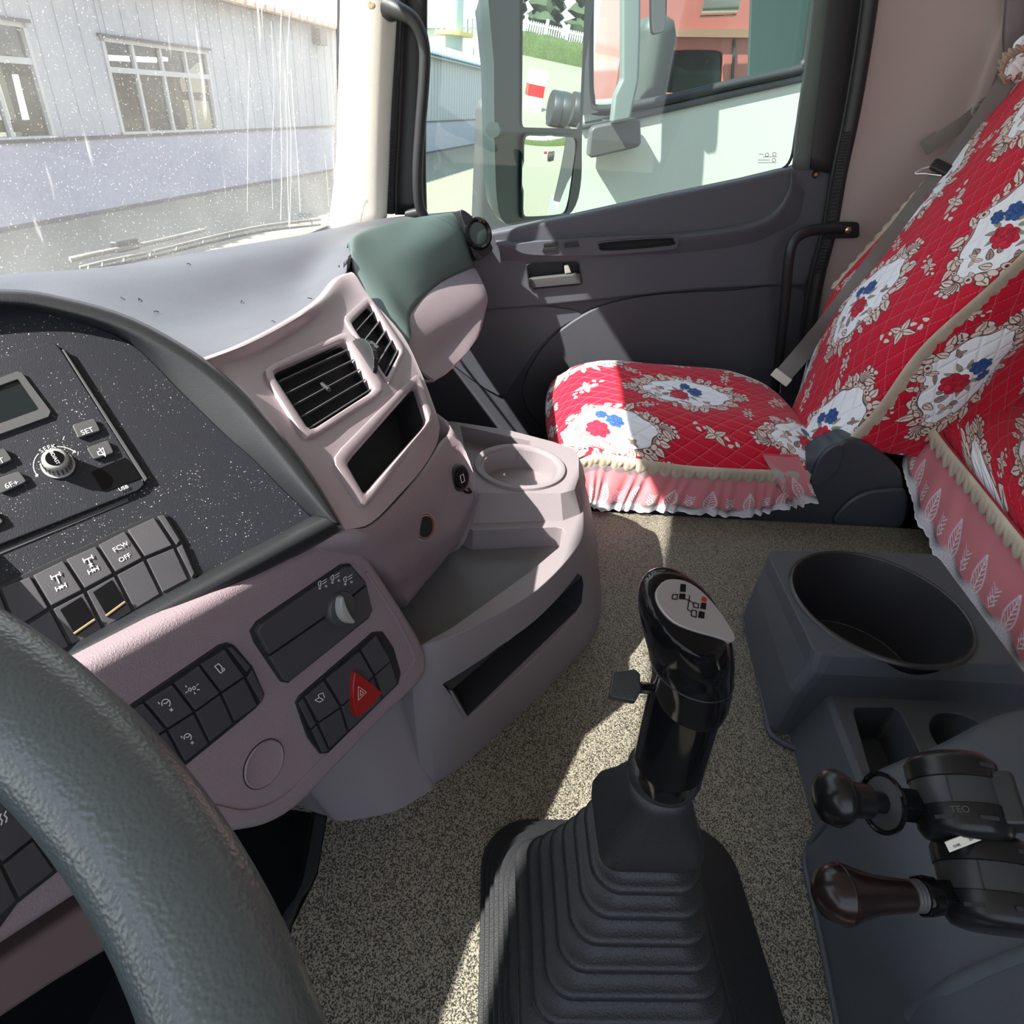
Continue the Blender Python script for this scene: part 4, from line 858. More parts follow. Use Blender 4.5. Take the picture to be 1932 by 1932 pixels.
# right wall behind the door and rear wall
wr = patch('wall_right', [[dp(u, v, 1.83) for u, v in [(1655, -60), (1630, 100), (1600, 260), (1570, 420), (1540, 560), (1520, 720)]], [dp(u, v, 1.85) for u, v in [(1740, -60), (1720, 100), (1690, 260), (1660, 420), (1640, 560), (1620, 720)]], [(1.85, -1.15, 1.15), (1.85, -1.15, .95), (1.85, -1.16, .78), (1.85, -1.17, .5), (1.85, -1.15, .3), (1.85, -1.12, -.1)],
     [(1.835, -1.19, 1.15), (1.835, -1.19, .95), (1.835, -1.20, .78), (1.835, -1.2, .5), (1.835, -1.2, .3), (1.835, -1.2, -.1)], [(1.86, -1.26, 1.15), (1.86, -1.26, .95), (1.86, -1.27, .78), (1.86, -1.27, .5), (1.86, -1.27, .3), (1.86, -1.27, -.1)], [(1.87, -1.9, 1.15), (1.87, -1.9, .95), (1.87, -1.9, .78), (1.87, -1.9, .5), (1.87, -1.9, .3), (1.87, -1.9, -.1)]], 'wallg', None, ku=4, kv=3, solid=.02, offset=0); st(wr)
wr2 = st(ab('wall_right', 1.90, 1.92, -1.9, -.80, .95, 1.45, 'wallg'))
st(ab('wall_back', -.75, 1.9, -1.92, -1.88, -.36, 1.45, 'wallg'))
pn = patch('upper_panel', [[P(u, v, X=1.80) for u, v in L] for L in ([(1900, -80), (1896, 0), (1891, 60), (1893, 116)], [(1960, -80), (1960, 0), (1955, 60), (1950, 112)])], 'trim', wr, ku=2, kv=3, solid=.02)
# outer door skin below the window, keeps the sun out
st(ab('wall_right', 1.885, 1.90, -1.0, .40, -.4, .30, 'white'))

# ================================================================ GRAB HANDLES
gh = thing('grab_rail', 'black curved grab handle on the cream windscreen pillar', 'handle', tuple(dp(735, 15, 1.74)))
tube('handle_bar', [dp(733, 12, 1.745), dp(752, 20, 1.725), dp(782, 40, 1.715), dp(800, 85, 1.71), dp(800, 150, 1.71), dp(793, 240, 1.715), dp(788, 320, 1.72), dp(790, 380, 1.73), dp(800, 408, 1.745)], [.020, .016, .014, .013, .013, .013, .013, .013, .012], 'rubber', gh, k=5, n=14)
lathe('mount', dp(736, 14, 1.752), nrm(dp(760, 25, 1.72)-dp(736, 14, 1.752)), [(0, .026), (.010, .024), (.02, .018)], 'rubber', gh, n=16)
tube('foot_mount', [dp(768, 405, 1.78), dp(800, 398, 1.76)], .012, 'black', gh, n=10)
g2 = thing('grab_bar', 'black bent tubular grab bar bolted to the rear door pillar', 'handle', tuple(dp(1480, 700, 1.78)))
tube('bar', [dp(1590, 432, 1.785), dp(1555, 432, 1.77), dp(1520, 438, 1.755), dp(1497, 456, 1.745), dp(1488, 490, 1.74), dp(1482, 560, 1.745), dp(1474, 640, 1.755), dp(1466, 710, 1.77), dp(1462, 760, 1.78)], .0135, 'black', g2, k=5, n=14)
GP = (dp(1590, 432, 1.782), np.array([-1., 0, 0]))
pp('mounting_plate', rrect([(1560, 418), (1620, 418), (1620, 449), (1556, 449)], .2), GP, -.004, .006, 'black', g2, bevel=.002)
lathe('bolt', dp(1599, 434, 1.776), (-1, 0, 0), [(0, .009), (.004, .009), (.006, .006), (.007, .002)], 'brass', g2, n=6)

# ================================================================ CONSOLE under the dash
C = thing('tray_console', 'grey plastic floor console with storage tray, cup holder and side slot', 'console', (.75, 0, 0))
z0 = [(.53, .09), (.484, .034), (.617, -.097), (.70, -.165), (.767, -.212), (.83, -.232), (.95, -.243), (1.082, -.25), (1.15, -.235), (1.19, -.10), (1.2, .10), (.95, .16), (.6, .20)]
z2 = [(.56, .12), (.532, .052), (.604, -.05), (.66, -.102), (.736, -.150), (.79, -.170), (.90, -.180), (1.0, -.185), (1.045, -.165), (1.09, -.06), (1.12, .10), (.95, .16), (.6, .20)]
secs = [[(x, y, z) for x, y in [(a[0]*(1-t)+b[0]*t, a[1]*(1-t)+b[1]*t) for a, b in zip(z0, z2)]] for z, t in ((0, 0), (.02, .03), (.10, .42), (.19, .93), (.2, 1.0))]
secs = [cat1(s, 4, True) for s in secs]; secs[-1] = [p*1 for p in secs[-1]]; cc = sum(secs[-1])/len(secs[-1]); secs[-1] = [p+(cc-p)*.012 for p in secs[-1]]
body = loft('body', secs, 'trim', C)
tray = [tuple(P(u, v, Z=.2)) for u, v in [(893, 1000), (1048, 994), (1062, 997), (1067, 1008), (1054, 1033), (1000, 1078), (925, 1132), (852, 1184), (818, 1202)]]+[(.50, .09, .2), (.56, .19, .2), (.88, .155, .2)]
c1 = prism('c', tray, (0, 0, 1), -.04, .05, 'black')
fa, fb, fc = np.array([.50, .02, 0]), np.array([.767, -.212, 0]), np.array([.66, -.102, .2]); fn = nrm(np.cross(fb-fa, fc-fa)); fn = fn if fn[0] < 0 else -fn; FPL = (fc, fn)
slotq = [(851, 1302), (1100, 1085), (1103, 1100), (1100, 1135), (1090, 1150), (881, 1352)]
c2_ = pp('c', slotq, FPL, -.065, .06, 'black')
cut(body, [c1, c2_])
for p in body.data.polygons: p.use_smooth = True
body.data.set_sharp_from_angle(angle=math.radians(32)); body.modifiers['b'].width = .003; body.modifiers['b'].segments = 3
well('side_slot', grow(slotq, -4), FPL, .062, 'cavity', C, h=.001)
tube('slot_bolt', [P(1075, 1137, pl=FPL, h=-.06), P(1090, 1137, pl=FPL, h=-.03)], .008, 'black', C, n=8)
pp('slot_lip', [(845, 1300), (851, 1302), (881, 1352), (876, 1358)], FPL, 0, .003, 'trim', C, bevel=.001)
tm = prism('tray_mat', [(p[0]*.985+.0105, p[1]*.98, .161) for p in tray], (0, 0, 1), 0, .002, mat('ribbed_tray_mat', (.14, .14, .15), .6, bump=(500, .6, 'grain')), C)
# platform with cup holder
po = [P(u, v, Z=.236) for u, v in [(893, 930), (1058, 931), (1084, 924), (1092, 900), (1092, 862), (1085, 848), (1042, 833), (958, 811), (852, 795)]]+[np.array([1.06, .14, .236]), np.array([.86, .15, .236])]
pb = [P(u, v, Z=.198) for u, v in [(893, 990), (1062, 985), (1096, 972), (1102, 950), (1105, 905), (1100, 880), (1056, 850)]]+[np.array([1.09, -.05, .198]), np.array([1.12, .07, .198]), np.array([1.08, .15, .198]), np.array([.80, .155, .198])]
plat = loft('cup_platform', [pb, po], 'trim', C)
ccn = P(981, 881, Z=.236)
c3_ = lathe('c', ccn-np.array([0, 0, .10]), (0, 0, 1), [(0, .058), (.14, .063)], 'black', None, n=48)
rq = [P(u, v, Z=.236) for u, v in [(868, 803), (1000, 832), (1004, 842), (1002, 848)]]+[P(925, 850, Z=.236), P(893, 872, Z=.236), P(880, 860, Z=.236)]
c4_ = prism('c', rq, (0, 0, 1), -.03, .05, 'black')
cut(plat, [c3_, c4_])
plat.modifiers['b'].width = .003
lathe('cup_ring', ccn, (0, 0, 1), [(-.002, .0775), (.004, .076), (.0055, .072), (.004, .066), (-.001, .0635), (-.03, .0615)], 'trim', C, n=64, caps=False)
lathe('cup_well', ccn, (0, 0, 1), [(-.001, .0635), (-.09, .056), (-.092, .05), (-.092, .002)], 'trim', C, n=48, caps=False)
# left end piece
le0 = [(.437, .160), (.431, .146), (.436, .115), (.446, .080), (.470, .045), (.484, .034), (.53, .06), (.56, .2), (.46, .2)]
le2 = [(.45, .23), (.445, .21), (.46, .18), (.48, .145), (.51, .115), (.535, .090), (.57, .11), (.59, .22), (.48, .25)]
le = loft('end_cover', [cat1([(x, y, 0) for x, y in le0], 3, True), cat1([(x*.5+a*.5, y*.5+b*.5, .07) for (x, y), (a, b) in zip(le0, le2)], 3, True), cat1([(x, y, .16) for x, y in le2], 3, True), cat1([(x+.03, y+.03, .24) for x, y in le2], 3, True)], 'trim', C, ku=3)
hp = P(648, 1508, X=.447); lathe('round_hole', hp, nrm((-.8, -.6, .2)), [(-.004, .0135), (.002, .0125), (.002, .0115), (-.001, .003)], 'cavity', C, n=24)

# ================================================================ GEAR LEVER
GL = thing('gear_lever', 'tall gear lever with glossy black knob and stepped rubber gaiter', 'gear lever', (.29, -.17, 0))
def rsq(cx, cy, hx, hy, z, r, n=9):
    out = []; r = min(r, hx*.95, hy*.95)
    for k, (sx_, sy_) in enumerate(((1, 1), (-1, 1), (-1, -1), (1, -1))):
        for t in np.linspace(0, math.pi/2, n): a = t+k*math.pi/2; out.append((cx+sx_*(hx-r)+r*math.cos(a), cy+sy_*(hy-r)+r*math.sin(a), z))
    return np.array(out)
sec = []
def addr(hx, hy, z, r, cx, cy): sec.append(rsq(cx, cy, hx, hy, z, r))
rings = [(.340, .0225, .0225, .0215, .275, -.146), (.300, .034, .034, .016, .280, -.150), (.286, .036, .038, .014, .281, -.151)]
CX = lambda z: .285; CY = lambda z: -.152-.012*(.3-z)/.3
# skirt first (from the floor up)
for k in range(7):
    f = k/7; h = .150-.052*f; z = .004+.050*f; addr(h+.002, h+.003, z, .06, CX(z), CY(z)-.018*(1-f)); addr(h+.001, h+.002, z+.0035, .06, CX(z), CY(z)-.018*(1-f)); addr(h-.0055, h-.0045, z+.0015, .06, CX(z), CY(z)-.018*(1-f))
levels = [(.070, .094), (.098, .083), (.126, .0735), (.155, .064), (.184, .0555), (.213, .048), (.240, .0415)]
for i, (z, h) in enumerate(levels):
    cx, cy = CX(z), CY(z); hn = levels[i+1][1] if i < 6 else .036
    addr(h-.007, h-.005, z-.017, .024, cx, cy); addr(h-.002, h+.001, z-.013, .024, cx, cy); addr(h, h+.004, z-.009, .024, cx, cy); addr(h+.0006, h+.0046, z-.004, .024, cx, cy); addr(h-.001, h+.003, z-.001, .023, cx, cy); addr(h-.004, h, z, .022, cx, cy); addr(hn-.008, hn-.005, z+.003, .020, cx, cy)
addr(.030, .033, .256, .016, .283, -.151); addr(.037, .040, .262, .014, .283, -.151); addr(.0385, .0405, .272, .012, .283, -.151); addr(.036, .038, .286, .012, .282, -.150); addr(.031, .031, .302, .014, .280, -.149); addr(.026, .0245, .330, .020, .275, -.147); addr(.0235, .0225, .346, .021, .272, -.146)
bt = loft('gaiter', sec, 'rubber', GL, caps=True)
for e in bt.data.edges: e.use_edge_sharp = False
base_c = np.array([.270, -.146, .350]); axd = nrm(P(1300, 1290, d=.385)-P(1262, 1440, d=.425))
lathe('collar', base_c-axd*.004, axd, [(0, .0225), (.004, .0255), (.010, .0265), (.016, .0245), (.018, .021), (.012, .019)], 'rubber', GL, n=36)
top_c = P(1300, 1300, d=.385)
Lc = np.linalg.norm(top_c-P(1262, 1440, d=.425)); cb = P(1263, 1438, d=.423)
lathe('shaft_sleeve', cb, axd, [(-.02, .018), (-.004, .019), (0, .0225), (.002, .0235), (Lc*.5, .0232), (Lc, .0228), (Lc+.004, .0215)], 'gloss', GL, n=48)
Ls = [((1301, 1322), .386, .0226, .0226), ((1303, 1305), .381, .0243, .0236), ((1305, 1275), .372, .0252, .0246), ((1303, 1240), .362, .0262, .0268), ((1298, 1205), .350, .0268, .0300), ((1290, 1170), .341, .0258, .0300), ((1281, 1138), .334, .0225, .0270), ((1273, 1115), .329, .0160, .0200), ((1267, 1103), .326, .007, .009)]
secs = []
for (pxy, d_, ra, rb) in Ls:
    c = P(*pxy, d=d_); iv = nrm(P(pxy[0]+10, pxy[1]+3, d=d_)-c); dv = nrm(np.cross(nrm(axd), iv))
    secs.append([c+ra*math.cos(t)*iv+rb*math.sin(t)*dv for t in np.linspace(0, 2*math.pi, 36, endpoint=False)])
secs = cat1(np.array(secs), 4)
# flatten on the shift plate plane
po_ = P(1318, 1150, d=.331); pn_ = nrm(.76*UP + .34*RT - .28*FW); KPL = (po_, pn_)
sh = secs.shape; fl = secs.reshape(-1, 3); dd = (fl-po_)@pn_; fl = np.where(dd[:, None] > 0, fl-dd[:, None]*pn_, fl); secs = fl.reshape(sh)
lathe_k = loft('knob', secs, 'gloss', GL)
plate_px = [tuple(x) for x in cat1([(1238, 1112), (1256, 1095), (1290, 1097), (1322, 1117), (1352, 1150), (1376, 1186), (1384, 1203), (1378, 1212), (1345, 1202), (1308, 1192), (1270, 1176), (1246, 1152), (1236, 1130)], 3, True)]
plo = pp('shift_plate', plate_px, KPL, -.004, .0012, 'silverplate', GL, bevel=.0006)
for q in ([(1281, 1104), (1291, 1105), (1290, 1119), (1280, 1118)], [(1279, 1122), (1290, 1123), (1289, 1133), (1278, 1132)], [(1320, 1139), (1329, 1140), (1328, 1152), (1318, 1150)], [(1316, 1155), (1326, 1157), (1325, 1169), (1314, 1167)]):
    pp('gear_number', q, KPL, .0012, .0016, 'gloss', plo)
strokes('shift_diagram', [[(1269, 1122), (1278, 1122), (1277, 1131), (1268, 1130), (1269, 1122)], [(1309, 1137), (1318, 1140), (1317, 1148), (1308, 1145), (1309, 1137)], [(1305, 1151), (1314, 1153), (1313, 1165), (1304, 1162), (1305, 1151)], [(1290, 1130), (1301, 1133), (1309, 1140)], [(1301, 1124), (1297, 1150), (1305, 1155)]], KPL, .0004, 'gloss', plo, h=.0013)
pp('red_mark', [(1322, 1127), (1330, 1131), (1329, 1138), (1320, 1135)], KPL, .0012, .0016, 'red', plo)
kseam = secs[10]; tube('knob_seam', [p for p in kseam], .0005, 'black', GL, k=1, closed=True, n=6)
# side splitter tab
tc_ = P(1176, 1296, d=.375); VPl = (tc_, nrm(-.45*FW+.70*UP-.1*RT))
tab = pp('splitter_tab', [(1155, 1270), (1197, 1265), (1206, 1273), (1208, 1305), (1198, 1326), (1152, 1318), (1149, 1312)], VPl, -.007, .005, 'black', GL, bevel=.0025, seg=3)
tube('splitter_stem', [P(1205, 1297, d=.378), P(1240, 1300, d=.385)], .0035, 'chrome', GL, n=10)

# ================================================================ CENTRE BOX with round bin holder
B = thing('centre_storage_box', 'black plastic storage box between the seats with large round bin hole', 'storage box', (.6, -.6, 0))
t1 = [P(u, v, Z=.15) for u, v in [(1452, 1038), (1540, 1242)]]; 
tp = [(.834, -.490), (.596, -.474), (.592, -.76), (.850, -.80)]
bs = [(.845, -.500), (.600, -.452), (.575, -.79), (.862, -.80)]
def q4(L, z, r, n=3): return [(x, y, z) for x, y in rrect(L, r, n)]
mid_ = [(a[0]*.85+b[0]*.15, a[1]*.85+b[1]*.15) for a, b in zip(tp, bs)]
up_b = loft('upper_body', [q4([(.835, -.49), (.580, -.448), (.575, -.80), (.862, -.81)], 0, .06), q4([(.835, -.49), (.582, -.455), (.577, -.80), (.86, -.81)], .085, .06), q4([(.835, -.492), (.585, -.470), (.580, -.79), (.855, -.81)], .125, .06), q4(tp, .150, .07)], 'consl', B)
low = [(.62, -.49), (.30, -.455), (.28, -.86), (.62, -.86)]
lo_b = loft('lower_tray', [q4([(.62, -.485), (.42, -.452), (.40, -.82), (.62, -.82)], 0, .1), q4([(.62, -.51), (.40, -.480), (.38, -.82), (.62, -.82)], .080, .1), q4([(.62, -.516), (.402, -.487), (.385, -.82), (.62, -.82)], .086, .1)], 'consl', B)
bc = P(1657, 1140, Z=.15); BR = .128
cutb = lathe('c', bc-np.array([0, 0, .138]), (0, 0, 1), [(0, BR*.80), (.13, BR*.97), (.2, BR)], 'black', None, n=64)
cutb.name = 'c'; cut(up_b, [cutb]); up_b.modifiers['b'].width = .009; up_b.modifiers['b'].segments = 3
pq = [P(u, v, Z=.086) for u, v in rrect([(1608, 1334), (1694, 1334), (1752, 1450), (1650, 1480)], .12)]
rc2 = P(1830, 1400, Z=.086)
c5 = prism('c', pq, (0, 0, 1), -.07, .05, 'black'); c6 = lathe('c', rc2-np.array([0, 0, .07]), (0, 0, 1), [(0, .045), (.12, .05)], 'black', None, n=40)
cut(lo_b, [c5, c6]); lo_b.modifiers['b'].width = .006; lo_b.modifiers['b'].segments = 3
lathe('bin_liner', bc, (0, 0, 1), [(.000, BR+.004), (.004, BR+.002), (.005, BR-.001), (.003, BR-.004), (-.06, BR*.86), (-.128, BR*.80), (-.130, BR*.78), (-.130, .002)], mat('bin_black', (.020, .019, .022), .35), B, n=64, caps=False)
fl_px = [(1404, 1160), (1406, 1180), (1418, 1205), (1428, 1260), (1447, 1355), (1455, 1385), (1490, 1408), (1520, 1416), (1531, 1426), (1538, 1480)]
tube('base_flange', [P(u, v, Z=.004) for u, v in fl_px], .0045, 'consl', B, k=4, n=8)

# ================================================================ SIDE CONSOLE with parking brake valves
SC = thing('valve_console', 'black grained console at the driver seat side carrying two brake valves', 'console', (.3, -.5, 0))
rw = [[(1559, 1540, 0), (1523, 1612, 0), (1528, 1655, 0), (1542, 1717, 0), (1564, 1813, 0), (1592, 1960, 0)],
      [(1578, 1514, .10), (1592, 1580, .08), (1605, 1660, .075), (1622, 1750, .075), (1645, 1850, .07), (1665, 1990, .07)],
      [(1654, 1466, .165), (1680, 1540, .165), (1700, 1650, .16), (1730, 1760, .155), (1750, 1880, .155), (1770, 2010, .15)],
      [(1780, 1412, .205), (1810, 1500, .215), (1840, 1620, .215), (1860, 1750, .205), (1880, 1880, .20), (1900, 2050, .2)],
      [(1905, 1353, .225), (1950, 1440, .24), (1990, 1560, .25), (2020, 1700, .245), (2040, 1850, .24), (2060, 2050, .23)],
      [(2050, 1345, .225), (2100, 1440, .24), (2140, 1560, .25), (2170, 1700, .245), (2190, 1850, .24), (2210, 2050, .23)]]
SG = [row(r) for r in rw]; SG2 = [[r[0]+np.array([.004, 0, -.14 if i > 0 else 0])]+r for i, r in enumerate(SG)]
patch('cover', SG2, 'consl', SC, ku=4, kv=4, solid=.005)
tube('edge_flange', [P(u, v, Z=.004) for u, v in [(1540, 1480), (1553, 1545), (1548, 1582), (1522, 1610), (1521, 1645), (1534, 1700), (1555, 1800), (1584, 1950)]], .004, 'consl', SC, k=4, n=8)
ridge = [hit(SG, u, v)[0] if v < 1925 else P(u, v, Z=.15) for u, v in [(1720, 1920), (1790, 1870), (1860, 1835), (1925, 1810)]]
tube('leather_fold', ridge+[ridge[-1]+(ridge[-1]-ridge[-2])], .008, 'consl', SC, k=4, n=10)
def valve(label, hc0, hc1, dia, prof, ax0, ax1, extra):
    V = thing('parking_brake_valve', label, 'brake valve', tuple(P(*hc1[:2], d=hc1[2])), 'brake valves')
    a, b = P(*hc0[:2], d=hc0[2]), P(*hc1[:2], d=hc1[2]); ad = nrm(b-a); L = np.linalg.norm(b-a); r = dia/2
    lathe('housing', a, ad, [(-.004, r*.80), (0, r*.94), (.003, r), (L*.26, r), (L*.27, r*.95), (L*.60, r*.95), (L*.61, r), (L*.86, r*.99), (L*.96, r*.88), (L, r*.70), (L+.001, r*.1)], mat('valve_black', (.010, .010, .012), .28, spec=.3), V, n=48, ref=(1, 0, .3))
    lathe('band', a+ad*(L*.275), ad, [(0, r*.96), (0, r*.965), (L*.325, r*.965), (L*.325, r*.96)], mat('band_grey', (.035, .036, .040), .35, spec=.35), V, n=48, ref=(1, 0, .3), caps=False)
    pv, qv, _ = frame_of(ad, (1, 0, .3)); cdir = -nrm(ray(*hc1[:2]))
    cperp = nrm(cdir-ad*np.dot(cdir, ad)); sperp = np.cross(ad, cperp)
    for ang, hh in ((-.9, L*.12), (.35, L*.78), (-.55, L*.78)):
        dd_ = cperp*math.cos(ang)+sperp*math.sin(ang); tt_ = np.cross(ad, dd_); boxm('slot', a+ad*hh+dd_*(r*1.0), (tt_*.006, ad*.0013, dd_*.0006), 'cavity', V)
    tube('seam', [a+ad*(L*.28)+(cperp*math.cos(.1)+sperp*math.sin(.1))*(r*.968), a+ad*(L*.6)+(cperp*math.cos(.1)+sperp*math.sin(.1))*(r*.968)], .0006, 'cavity', V, k=1, n=5)
    boxm('mount_bracket', (a+b)/2+sperp*(-1 if np.dot(sperp, RT) < 0 else 1)*r*.9, (sperp*.010, ad*L*.33, cperp*r*.55), 'black', V, bevel=.003)
    h0, h1 = P(*ax0[:2], d=ax0[2]), P(*ax1[:2], d=ax1[2]); hd_ = nrm(h1-h0)
    boxm('wear_slot', h0-hd_*.002, (hd_*.006, np.cross(hd_, cperp)*.007, cperp*.008), 'cavity', V)
    hn = extra(V, h0, hd_, np.linalg.norm(h1-h0)); return V, a, ad, L, r, cperp, sperp
def hA(V, o, d, L):
    boxm('neck', o+d*.012, (d*.014, nrm(np.cross(d, UP))*.0085, nrm(np.cross(np.cross(d, UP), d))*.0085), 'gloss', V, bevel=.001)
    lathe('lock_ring', o+d*.033, d, [(-.0016, .021), (.0016, .0215), (.0022, .020), (.0004, .0185), (-.002, .0185)], 'gloss', V, n=40)
    lathe('ring_face', o+d*.033, d, [(-.001, .0186), (.0, .018), (.0004, .002)], 'dkgrey', V, n=32)
    h = lathe('handle', o, d, [(.024, .0075), (.046, .0075), (.0465, .0118), (.060, .0125), (.064, .0135), (.067, .0175), (.073, .0195), (.079, .0175), (.0835, .011), (.085, .002)], mat('knob_satin', (.008, .008, .009), .25, spec=.35), V, n=40)
def hB(V, o, d, L):
    lathe('lock_nut', o, d, [(.010, .012), (.020, .0135), (.022, .0125)], 'gloss', V, n=8)
    lathe('thread', o, d, [(x, .0095 if k % 2 else .0105) for k, x in enumerate(np.linspace(.022, .030, 7))], 'dkgrey', V, n=24)
    boxm('neck', o+d*.004, (d*.009, nrm(np.cross(d, UP))*.0078, nrm(np.cross(np.cross(d, UP), d))*.0078), 'gloss', V, bevel=.001)
    lathe('handle', o, d, [(.029, .0095), (.034, .0105), (.055, .0125), (.070, .0165), (.078, .0192), (.081, .0195), (.0815, .0188), (.087, .0180), (.093, .0145), (.097, .008), (.0985, .001)], mat('handle_dark', (.016, .009, .009), .22, spec=.35), V, n=40)
r1 = valve('upper brake valve with mushroom knob and lock ring on the console', (1788, 1440, .475), (1828, 1590, .445), .060, None, (1738, 1522, .462), (1522, 1500, .445), hA)
V1, a_, ad_, L_, r_, cp_, sp_ = r1
lp_ = a_+ad_*(L_*1.0); stc = P(1826, 1583, d=.432); sax = nrm(P(1865, 1560, d=.435)-P(1788, 1590, d=.435)); sn_ = nrm(cp_*.8+ad_*.5); sn_ = nrm(sn_-sax*np.dot(sn_, sax)); s2 = np.cross(sn_, sax)
stk = boxm('sticker', stc, (sax*.0155, s2*.0034, sn_*.0004), 'label', V1)
text('lettering', '\u5408 \u683c \u8bc1', stc+sax*.006+sn_*.0006, sax, s2, .0035, 'dkgrey', stk); text('lettering', 'GH8L', stc-sax*.009+sn_*.0006-s2*.001, sax, s2, .0022, 'dkgrey', stk)
valve('lower brake valve with tapered reddish black handle on the console', (1848, 1595, .455), (1888, 1760, .425), .064, None, (1790, 1692, .435), (1540, 1685, .425), hB)
# logo letters on the upper housing
text('lettering', 'TEO', a_+ad_*(L_*.70)+cp_*(r_*1.001), sp_ if np.dot(sp_, RT) > 0 else -sp_, -ad_ if np.dot(-ad_, UP) > 0 else ad_, .006, 'dkgrey', V1)

# ================================================================ PASSENGER SEAT and its cover
ST = thing('passenger_seat', 'passenger seat base with dark plastic side shield under the red cover', 'seat', (1.4, -.6, 0))
SPL = (np.array([1.176, 0, 0]), np.array([-1., 0, 0]))
shp = cat1([(1130, 966), (1150, 940), (1330, 925), (1500, 905), (1532, 872), (1560, 845), (1585, 838), (1600, 830), (1640, 838), (1690, 875), (1706, 905), (1708, 950), (1700, 980), (1680, 998), (1560, 994), (1400, 984)], 2, True)
pp('side_shield', [tuple(x) for x in shp], SPL, -.06, 0, 'seatpl', ST, bevel=.010, seg=3)
pp('recliner_cover', [tuple(x) for x in cat1([(1570, 985), (1590, 950), (1630, 925), (1680, 918), (1706, 922), (1706, 965), (1690, 992), (1640, 996)], 3, True)], SPL, 0, .012, 'seatpl', ST, bevel=.008, seg=3)
pp('lever_cover', [tuple(x) for x in cat1([(1528, 905), (1545, 860), (1570, 838), (1584, 842), (1578, 880), (1556, 902), (1538, 912)], 3, True)], SPL, 0, .010, 'seatpl', ST, bevel=.006, seg=3)
ab('seat_base', 1.235, 1.70, -1.05, -.24, -.34, .10, 'black', ST, bevel=.02)
boxm('back_frame', (1.43, -1.10, .55), ((.20, 0, 0), (0, .03, 0), (0, -.14, .42)), 'black', ST, bevel=.02)
SV = thing('seat_cover', 'red quilted floral seat cover with gold braid and lace on the passenger seat', 'seat cover', (1.2, -.5, .03))
def uvm(G, su=1/TW, sv=1/THH, ou=0, ov=0, swap=False):
    """arc-length uv of a dense grid"""
    m_, n_ = G.shape[:2]; U = np.zeros((m_, n_)); Vv = np.zeros((m_, n_))
    U[:, 1:] = np.cumsum(np.linalg.norm(G[:, 1:]-G[:, :-1], axis=2), axis=1); Vv[1:] = np.cumsum(np.linalg.norm(G[1:]-G[:-1], axis=2), axis=0)
    if swap: U, Vv = Vv, U
    return [((U[i, j]+ou)*su, (Vv[i, j]+ov)*sv) for i in range(m_) for j in range(n_)]
def cloth(name, G, parent, ku=4, kv=4, ou=0, ov=0, swap=False, solid=.004, mt='cloth'):
    G = cat1(np.array(G, float), ku) if ku > 1 else np.array(G, float); G = np.swapaxes(cat1(np.swapaxes(G, 0, 1), kv), 0, 1) if kv > 1 else G
    return patch(name, G, mt, parent, ku=1, kv=1, solid=solid, uv=uvm(G, ou=ou, ov=ov, swap=swap))
# cushion: rows across X (near inner edge -> far), columns along Y (front -> back)
def cush():
    G = []
    for i, s in enumerate(np.linspace(-1, 1, 15)):
        R_ = []
        for j, t in enumerate(np.linspace(-1, 1, 17)):
            cx, cy = 1.435, -.50; hx, hy = .262, .315
            # squircle mapping
            xs = s*math.sqrt(1-t*t*.30*.5); ys = t*math.sqrt(1-s*s*.30*.5)
            x = cx+hx*xs; y = cy-hy*ys
            e = max(abs(s), abs(t)); dome = .072*(1-abs(s)**4.5)*(1-abs(t)**4.5); z = .118+dome
            z += .010*math.exp(-((s-.35)/.3)**2)*(1 if t < .6 else .4)-.010*math.exp(-((s+.2)/.4)**2)*math.exp(-((t-.2)/.5)**2)
            z += .020*max(0, -t-.2)*(1-abs(t)**4.5)
            if t < -.9: z -= .015
            R_.append((x, y, z))
        G.append(R_)
    return np.array(G)
CGR = cush()
cloth('cushion_cover', CGR, SV, ku=2, kv=2, ou=.015, ov=.02, swap=True)
edge = [(x*1, y, z) for x, y, z in CGR[0]]; front = [tuple(CGR[i][0]) for i in range(len(CGR))]
skt = cloth('cushion_front_cover', [[np.array(p) for p in front], [np.array(p)+np.array([0, .016, -.03]) for p in front], [np.array(p)+np.array([0, .004, -.075]) for p in front]], SV, ku=3, kv=2, ou=.1, ov=.1)
# backrest
BZ = [.10, .25, .40, .55, .70, .85, .99]; NY = [-.745, -.825, -.868, -.960, -1.03, -1.10, -1.16]; FY = [-.895, -.885, -.892, -.972, -1.05, -1.115, -1.175]
BG = []
for z, ny, fy in zip(BZ, NY, FY):
    BG.append([(1.205, ny, z), (1.26, ny+.022, z), (1.36, ny*.7+fy*.3+.040, z), (1.46, ny*.45+fy*.55+.040, z), (1.57, ny*.2+fy*.8+.016, z), (1.63, fy+.002, z), (1.665, fy-.010, z), (1.68, fy-.05, z)])
bck = cloth('backrest_cover', BG, SV, ku=4, kv=4, ou=.03, ov=.02)
SGd = [[(1.205, ny, z), (1.192, ny-.05, z+.0), (1.185+.012*math.sin(z*14), ny-.12, z-.005), (1.20+.012*math.cos(z*17), ny-.2, z-.01), (1.21, ny-.28, z-.02)] for z, ny in zip([.175]+BZ[1:], [-.785]+NY[1:])]
cloth('side_drape', SGd, SV, ku=4, kv=4, ou=.16, ov=.16)
tg = [P(u, v, X=1.64) for u, v in [(1893, 125), (1905, 135), (1935, 150)]]
